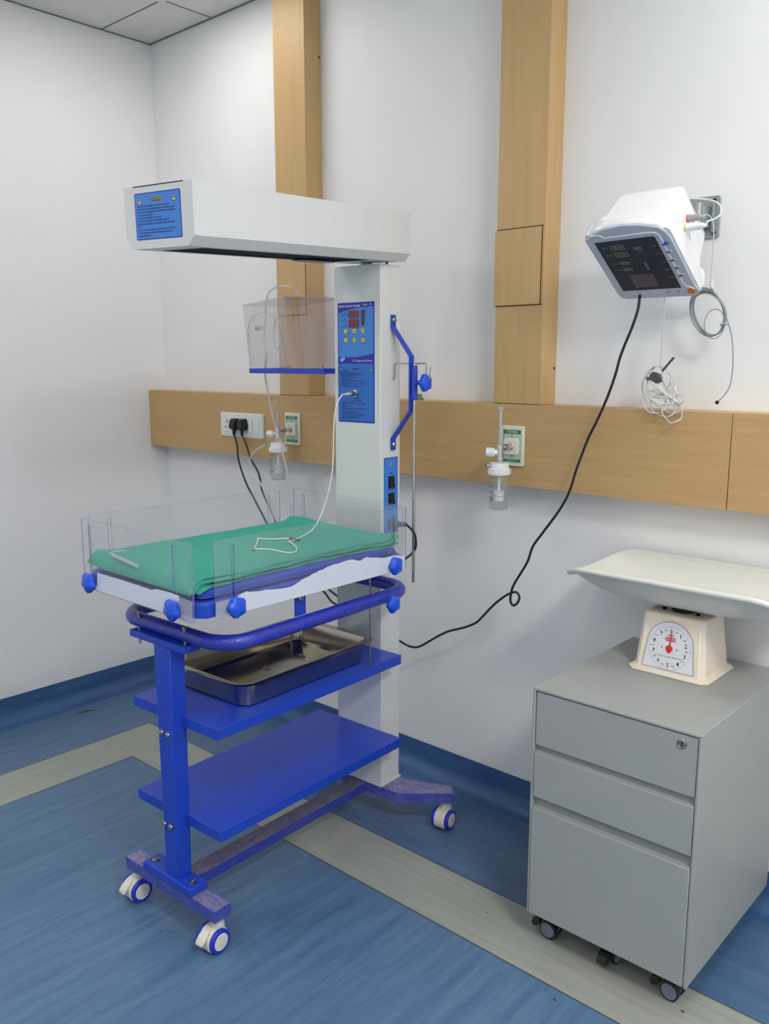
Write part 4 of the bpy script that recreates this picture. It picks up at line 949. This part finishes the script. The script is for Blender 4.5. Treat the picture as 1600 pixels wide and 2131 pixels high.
# dial, on the sloping front: from (SY-.085, z+.014) to (SY-.066, z+.150)
sl_ = Vector((0, .019, .136)).normalized()
dT = face((SX, SY-.085+.019*.42-.0008, z+.014+.136*.42), (1, 0, 0), tuple(sl_))
arcp = [(.062*math.cos(R(a)), .008+.062*math.sin(R(a))) for a in range(0, 181, 10)]
outl = arcp+[(-.070, -.058), (.070, -.058)]
b = MB(); b.prism(outl, 0, .0012, 'dial_ring', T=dT)
arcq = [(.059*math.cos(R(a)), .008+.059*math.sin(R(a))) for a in range(0, 181, 10)]
b.prism(arcq+[(-.0665, -.0555), (.0665, -.0555)], .0012, .0015, 'dial_face', T=dT)
for k in range(100):
    a = R(90-3.6*k); r1 = .0545 if k % 5 else .0525
    r2 = .0565; c_, s_ = math.cos(a), math.sin(a); w_ = .00035
    b.add([(r1*c_-w_*s_, r1*s_+w_*c_, .0018), (r1*c_+w_*s_, r1*s_-w_*c_, .0018), (r2*c_+w_*s_, r2*s_-w_*c_, .0018), (r2*c_-w_*s_, r2*s_+w_*c_, .0018)], [(0, 1, 2, 3)], 'sensor_dark', dT)
for k in range(10):
    a = R(90-36*k); b.text(str(k), .0155, 'ink_black', dT @ TR(.044*math.cos(a), .044*math.sin(a), .0018), 'CENTER')
    a = R(90-36*k-18); b.text('500', .0062, 'sensor_dark', dT @ TR(.046*math.cos(a), .046*math.sin(a), .0018), 'CENTER')
b.prism(rrect(-.014, .014, .0185, .0285, .0015), .0015, .0018, 'red_paint', T=dT); b.text('CROWN', .0085, 'label_white', dT @ TR(0, .0233, .0021), 'CENTER'); b.text('10KG', .0078, 'ink_black', dT @ TR(0, .034, .0019), 'CENTER')
b.text('NOT LEGAL FOR TRADE   MADE IN INDIA', .0038, 'sensor_dark', dT @ TR(0, -.022, .0019), 'CENTER')
for dx in (-.020, .020): b.prism(circ(dx, 0, .0022, 10), .0015, .0022, 'bolt_metal', T=dT)
dial = sub(b, 'dial', SCL, smooth=0, label='round weighing dial numbered 0 to 9')
b = MB(); b.prism([(-.0022, 0), (.0022, 0), (.0008, .046), (-.0004, .046)], .0035, .0042, 'red_paint', T=dT @ Matrix.Rotation(R(-4), 4, 'Z')); b.prism(circ(0, 0, .0085, 20), .003, .0058, 'red_paint', T=dT); b.prism([(-.006, 0), (.006, 0), (.004, -.011), (-.004, -.011)][::-1], .0035, .0048, 'red_paint', T=dT)
pk = b.build('pointer', None, smooth=0)
for v in pk.data.vertices: v.co -= Vector(SCL.location)
pk.parent = dial
# pan: long shallow scoop, lips turned over along both long sides, open low ends
b = MB(); PX, PY, PZ = 2.585, -.178, z+.168
NXp, NYp = 48, 28
def pansurf(u, v, off):
    # u along x -1..1, v across -1..1
    e = abs(u); av = abs(v)
    k = max(0, (e-.78)/.22)
    rimz = .093-.017*k*k
    bot = .062*e**4.6
    zf = bot+(rimz-bot)*av**2.5
    y = v*.156*(1-.16*k*k)
    x = u*.285*(1-.05*av**4)
    return Vector((PX+x, PY+y, PZ+zf+off))
V = []
for o_ in (0, .0035):
    for i in range(NXp+1):
        for j in range(NYp+1): V.append(pansurf(-1+2*i/NXp, -1+2*j/NYp, o_))
F = []; M_ = (NXp+1)*(NYp+1); ix = lambda i, j: i*(NYp+1)+j
for i in range(NXp):
    for j in range(NYp):
        F.append((ix(i, j), ix(i, j+1), ix(i+1, j+1), ix(i+1, j))); F.append(tuple(M_+k for k in (ix(i, j), ix(i+1, j), ix(i+1, j+1), ix(i, j+1))))
b.add(V, F, 'pan_white')
rim = [pansurf(-1+2*i/NXp, -1, -.0035) for i in range(NXp+1)]+[pansurf(1, -1+2*j/NYp, -.0035) for j in range(1, NYp+1)]+[pansurf(1-2*i/NXp, 1, -.0035) for i in range(1, NXp+1)]+[pansurf(-1, 1-2*j/NYp, -.0035) for j in range(1, NYp)]
b.tube(rim, .0078, 'pan_white', 12, closed=True, n=1)
sub(b, 'weighing_pan', SCL, smooth=60)
# ================================================================== MONITOR
MP = Vector((2.44, -.225, 1.724)); ct = R(57.813)
MM = Matrix.Translation(MP) @ Matrix.Rotation(R(.416), 4, 'Z') @ Matrix.Rotation(ct, 4, 'X')
MI_ = MM.inverted(); Mn = MM.to_3x3() @ Vector((0, 1, 0)); Mx = MM.to_3x3() @ Vector((1, 0, 0))
def mf(px, py): q = MI_ @ hit(px, py, MP, Mn); return (q.x, q.z)
MN = thing('patient_monitor', MP, 0, 'white tilted vital signs monitor with dark screen mounted on the wall', 'patient monitor')
def msub(bm_, name, root=MN, **k):
    bm_.v = [v-MP for v in bm_.v]; return bm_.build(name, root, **k)
def msec(x0, x1, z0, z1, r, y): return [(u, y, v) for u, v in rrect(x0, x1, z0, z1, r, 6)]
b = MB(MM)
b.loft([msec(-.109, .110, -.126, .132, .016, .0035), msec(-.110, .111, -.127, .133, .016, .010), msec(-.109, .110, -.122, .134, .018, .030), msec(-.100, .109, -.095, .131, .022, .046), msec(-.080, .108, -.078, .127, .018, .066), msec(-.063, .107, -.070, .123, .016, .118), msec(-.058, .105, -.064, .119, .013, .132), msec(-.050, .098, -.058, .110, .010, .138)], 'monitor_white')
msub(b, 'housing', smooth=50)
b = MB(MM)
vis = [(-.104, .120), (-.085, .139), (-.05, .153), (0, .160), (.045, .156), (.085, .145), (.099, .132)]
inn = [(.095, .120), (.045, .124), (-.05, .122), (-.10, .116)]
b.loft([[(u, .0, v) for u, v in vis+inn], [(u, .012, v*1.0+.003) for u, v in vis+inn], [(u*.98, .040, min(v, .138)) for u, v in vis+inn]], 'monitor_white'); msub(b, 'visor', bevel=.003)
b = MB(MM)
T = MM @ face((0, 0, 0), (1, 0, 0), (0, 0, 1))   # u=x v=z n=-y
Tl = face((0, 0, 0), (1, 0, 0), (0, 0, 1))
outl = [(-.1085, .121), (-.1085, -.108), (-.104, -.119), (-.092, -.1265), (.092, -.1265), (.105, -.121), (.1105, -.108), (.1065, -.080), (.1065, .100), (.101, .124), (.090, .140), (.049, .154), (.003, .160), (-.05, .152), (-.084, .136), (-.098, .124)]
b.prism(outl, -.004, .0035, 'bezel_grey', T=Tl)
msub(b, 'bezel', bevel=.002)
b = MB(MM); rid = [mf(*p) for p in [(1229, 489), (1248, 488), (1258, 493), (1275, 491), (1320, 485), (1355, 481), (1370, 485), (1380, 500), (1392, 525), (1410, 560), (1424, 588), (1438, 595), (1447, 598)]]
b.tube([(u, -.0035, v) for u, v in rid], .0026, 'bezel_light', 8, n=4); msub(b, 'trim_ridge')
b = MB(MM); scn = [(-.0865, -.089), (.0705, -.088), (.0705, .108), (.066, .1125), (-.0865, .1085)]
b.prism(scn, .0035, .0045, 'screen_black', T=Tl); screen = msub(b, 'screen', smooth=0)
def segs(b, u, v, w_, h_, t=.0013):
    for a_, c in (((0, 0), (w_, 0)), ((0, h_/2), (w_, h_/2)), ((0, h_), (w_, h_)), ((0, 0), (0, h_)), ((w_, 0), (w_, h_))):
        x0, y0_, x1, y1_ = u+a_[0], v+a_[1], u+c[0], v+c[1]
        b.prism([(x0-t/2, y0_-t/2), (x1+t/2, y0_-t/2), (x1+t/2, y1_+t/2), (x0-t/2, y1_+t/2)], .0045, .0048, 'screen_digit', T=Tl)
def onscreen(b, name):
    k2 = b.build(name, None, smooth=0)
    for v in k2.data.vertices: v.co -= MP
    k2.parent = screen
for (px, py), w_, h_, st in (((1275, 518), .0085, .016, .0125), ((1284, 532), .0085, .016, .0125), ((1294, 548), .006, .011, .0085), ((1301, 561), .006, .011, .0085), ((1322, 517), .005, .010, .007)):
    u, v = mf(px, py); b = MB(MM)
    for k in range(3): segs(b, u+k*st, v, w_, h_, .0022 if w_ > .007 else .0016)
    onscreen(b, 'readout')
for (px, py), t, s_ in (((1254, 515), 'SYS', .010), ((1263, 530), 'DIA', .010), ((1274, 547), 'PULSE', .007), ((1281, 559), 'mmHg', .007), ((1329, 522), 'SpO2', .006), ((1356, 509), 'NIBP', .006), ((1365, 526), 'MODE', .006), ((1376, 542), 'ALARM', .006), ((1384, 558), 'TIME', .006), ((1393, 574), 'MENU', .006)):
    u, v = mf(px, py); b = MB(MM); b.text(t, s_, 'screen_digit', Tl @ TR(u, v, .0048)); onscreen(b, 'caption')
b = MB(MM)
for k in range(9):
    u, v = mf(1340+k*1.1, 543+k*1.8); b.prism([(u, v-.0014), (u+.006+(.004 if k > 7 else 0), v-.0014), (u+.006, v+.0006), (u, v+.0006)], .0045, .0048, 'screen_digit', T=Tl)
onscreen(b, 'bar_graph')
b = MB(MM); q4 = [mf(*p) for p in [(1324, 595), (1372, 591), (1359, 566), (1310, 570)]]; b.prism(q4, .0045, .0047, 'screen_window', T=Tl)
(u0, v0), (u1, v1) = mf(1324, 595), mf(1373, 591); b.prism([(u0, v0-.0008), (u1, v1-.0008), (u1, v1+.0004), (u0, v0+.0004)], .0047, .0049, 'screen_digit', T=Tl)
k2 = b.build('display_window', None, smooth=0)
for v in k2.data.vertices: v.co -= MP
k2.parent = screen
for i, (px, py) in enumerate([(1385, 504.5), (1393, 521), (1401, 538), (1410, 554), (1418, 570)]):
    u, v = mf(px, py); m_ = 'button_blue' if i == 0 else 'button_grey'
    b = MB(MM); b.prism(circ(u+.0025, v+.002, .0055, 18), .0035, .0055, 'bezel_light' if i else m_, T=Tl)
    b.prism(rrect(u-.0075, u+.002, v-.003, v+.003, .0022), .0035, .0068, m_, T=Tl); b.prism(circ(u+.0025, v+.002, .0038, 16), .0055, .0075, m_, T=Tl); msub(b, 'button', bevel=.0006, label='blue key' if i == 0 else None)
u, v = .092, -.1045
b = MB(MM); b.prism(circ(u, v, .0105, 24, .0098), .0035, .006, 'alarm_orange', T=Tl); msub(b, 'alarm_lamp', bevel=.001, label='orange round key')
for px, py in ((1321, 609.5), (1342, 607.5), (1364, 606)):
    b = MB(MM); u, v = mf(px, py); b.prism([(u-.008, v-.001), (u+.008, v-.001), (u+.007, v+.0016), (u-.009, v+.0016)], .0035, .0039, 'plastic_white', T=Tl); msub(b, 'key_mark', smooth=0)
for px, py in ((1392, 605), (1413, 603.5)):
    b = MB(MM); u, v = mf(px, py); b.prism([(u-.004, v-.0012), (u+.004, v-.0012), (u+.004, v+.0012), (u-.004, v+.0012)], .0035, .0039, 'sensor_dark', T=Tl); msub(b, 'indicator', smooth=0)
# hinge lug under the housing's right end
b = MB(MM); b.cyl((.072, .030, -.098), (.1095, .030, -.098), .023, 'monitor_white', 24); msub(b, 'hinge_lug')
# connectors on the right side
def conn(y_, z_, L_, r_, m1, m2):
    a = Vector((.107, y_, z_)); b = MB(MM)
    b.cyl(a, a+Vector((.004, 0, 0)), r_*1.05, m2, 20); b.cyl(a+Vector((.004, 0, 0)), a+Vector((L_*.8, 0, 0)), r_, m1, 20, r_*.85); b.cyl(a+Vector((L_*.8, 0, 0)), a+Vector((L_, 0, 0)), r_*.8, m1, 16, r_*.35)
    msub(b, 'connector', label=('white plug with yellow ring' if m2 == 'conn_yellow' else 'grey plug with red ring'))
    return MM @ (a+Vector((L_, 0, 0)))
eR = conn(.088, .056, .040, .0088, 'conn_grey', 'conn_red')
eY = conn(.063, .054, .052, .0095, 'plastic_white', 'conn_yellow')
b = MB(MM)
for y_, z_ in ((.075, .020), (.098, .020)): b.tube([(.1078, y_+.009*math.cos(R(a)), z_+.009*math.sin(R(a))) for a in range(-60, 240, 30)], .0007, 'cord_grey', 5, n=2)
msub(b, 'port_ring')
# wall bracket
BK = thing('monitor_bracket', (2.505, 0, 1.86), 0, 'grey metal wall plate behind the monitor with four bolt holes', 'wall bracket')
b = MB(); T = face((2.505, -.0004, 1.861), (1, 0, 0), (0, 0, 1))
b.prism(rrect(-.052, .034, -.055, .052, .008), 0, .006, 'bracket_metal', T=T); sub(b, 'wall_plate', BK, bevel=.0015)
b = MB()
for u, v in ((-.030, .035), (.018, .040), (.020, -.041), (-.036, -.041)): b.cyl(T @ Vector((u, v, .006)), T @ Vector((u, v, .0075)), .0055, 'dark_gap', 14)
sub(b, 'bolt_hole', BK)
b = MB(); b.box(2.478, 2.515, -.052, -.0065, 1.832, 1.886, 'bracket_metal'); b.cyl((2.497, -.045, 1.828), (2.497, -.045, 1.892), .014, 'bracket_metal', 18); b.box(2.520, 2.526, -.014, -.0065, 1.82, 1.90, 'bracket_metal'); sub(b, 'hinge', BK, bevel=.001)
b = MB(); bk = MM @ Vector((.04, .136, .02)); b.tube([Vector((2.497, -.045, 1.860)), Vector((2.485, -.075, 1.858)), bk], .012, 'bracket_metal', 12, n=4); sub(b, 'arm', BK)
# leads
b = MB(); D = -.075
g0 = [eR, aty(1468, 446, -.10), aty(1477, 450, -.085), aty(1483, 462, D), aty(1485, 480, D), aty(1484, 520, D), aty(1482, 560, D), aty(1480, 592, D)]
b.tube(g0, .0016, 'cord_pale', 8)
def ell(cx, cy, rx, ry, tilt_, D_, a0=0, a1=360, st=20):
    o = []; t = R(tilt_)
    for a in range(a0, a1, st):
        x, y_ = rx*math.cos(R(a)), ry*math.sin(R(a)); o.append(aty(cx+x*math.cos(t)-y_*math.sin(t), cy+x*math.sin(t)+y_*math.cos(t), D_))
    return o
GL = thing('temperature_lead', aty(1480, 700, D), 0, 'grey cable coiled in a loop hanging below the monitor, ending in a black bead', 'sensor cable')
for k in range(6): b.tube(ell(1473+(2, -2, 1, -1, 3, 0)[k], 651+(1, -2, 2, 0, -1, 3)[k], (32, 34, 36, 33.5, 31, 35)[k], (47, 51, 46, 49.5, 48, 45)[k], (-18, -15, -21, -12, -17, -20)[k], D-.0032*k+.006), .0018, 'cord_grey', 8, closed=True, n=3)
b.tube(ell(1486.5, 674, 21, 31, 8, D-.012), .0012, 'cord_grey', 8, closed=True, n=3)
b.tube([aty(1480, 596, D), aty(1482, 602, D-.004), aty(1495, 622, D-.004), aty(1507, 648, D), aty(1513, 666, D), aty(1523, 702.5, D), aty(1525, 755, D), aty(1519.8, 798.8, D), aty(1509, 819.8, D), aty(1496, 833.6, D)], .0014, 'cord_grey', 8)
sub(b, 'cable', GL)
b = MB(); b.cyl(aty(1480.5, 584, D), aty(1480.5, 602, D), .0042, 'outlet_cream', 12); sub(b, 'strain_relief', GL)
b = MB(); p = aty(1507, 674, D-.004); b.tube([p+Vector((-.001, 0, .003)), p+Vector((.001, 0, -.003))], .011, 'frosted', 14, smooth=False, flat=.9); sub(b, 'cable_tie', GL)
b = MB(); p = aty(1492, 837.5, D); 
b.lathe([(.0005, -.005), (.0035, -.0042), (.0055, 0), (.0035, .0042), (.0005, .005)], 'bead_black', 18, T=Matrix.Translation(p) @ Matrix.Rotation(R(60), 4, 'X')); sub(b, 'sensor_bead', GL)
D = -.110
SL = thing('pulse_sensor_lead', aty(1380, 820, D), 0, 'tangled off-white cable with dark clip hanging below the monitor', 'sensor cable')
b = MB()
b.tube([eY, aty(1472, 461, -.12), aty(1488, 455, -.10), aty(1499, 446, -.09), aty(1501, 438, -.085), aty(1497, 426, -.07), aty(1484, 418, -.06), aty(1462, 414, -.055), aty(1440, 413, -.06)], .0022, 'cord_white', 8)
sub(b, 'cable', SL); b = MB()
b.tube([aty(1383, 600, -.12), aty(1382, 640, D), aty(1379, 690, D), aty(1376, 740, D), aty(1375, 760, D), aty(1378, 775, D)], .0022, 'cord_pale', 8)
for cx, cy, rx, ry, tl in ((1371, 790, 24, 28, 20), (1372, 795, 30, 33, -10), (1365, 835, 28, 24, -15), (1362, 812, 26, 38, -12), (1378, 845, 28, 20, 30), (1399, 857, 19, 23, -20), (1390, 800, 10, 34, -12), (1412, 832, 13, 10, -25), (1382, 838, 34, 14, 32), (1400, 822, 9, 18, 10)):
    P_ = ell(cx, cy, rx, ry, tl, D, 0, 360, 30)
    P_ = [p+Vector((random.uniform(-.0008, .0008), random.uniform(-.010, .006), random.uniform(-.0008, .0008))) for p in P_]
    b.tube(P_, .0019, random.choice(['cord_white', 'cord_pale', 'cord_pale']), 7, closed=True, n=5)
for pts_ in ([(1345, 780), (1352, 795), (1375, 812), (1398, 828), (1408, 836)], [(1352, 772), (1362, 795), (1385, 818), (1404, 834)], [(1370, 845), (1382, 828), (1395, 815), (1400, 806)], [(1345, 825), (1370, 838), (1400, 842)]):
    b.tube([aty(px, py, D-.006) for px, py in pts_], .0019, 'cord_white', 7)
sub(b, 'cable', SL)
b = MB(); p = aty(1364, 787, D-.004); T = Matrix.Translation(p) @ Matrix.Rotation(R(25), 4, 'Y')
b.prism([(-.016, -.010), (.012, -.010), (.018, -.002), (.018, .008), (.006, .014), (-.010, .014), (-.016, .006)], -.008, .008, 'sensor_dark', ax='y', T=T); b.prism([(-.022, -.012), (-.010, -.012), (-.010, -.006), (-.022, -.006)], -.009, .009, 'sensor_dark', ax='y', T=T); sub(b, 'finger_clip', SL, bevel=.002)
b = MB(); b.cyl(aty(1384, 765, D-.006), aty(1402, 744, D-.006), .0032, 'sensor_dark', 10); b.cyl(aty(1378, 772, D-.006), aty(1384, 765, D-.006), .003, 'sensor_dark', 10, .0034); sub(b, 'cable_end_pin', SL)
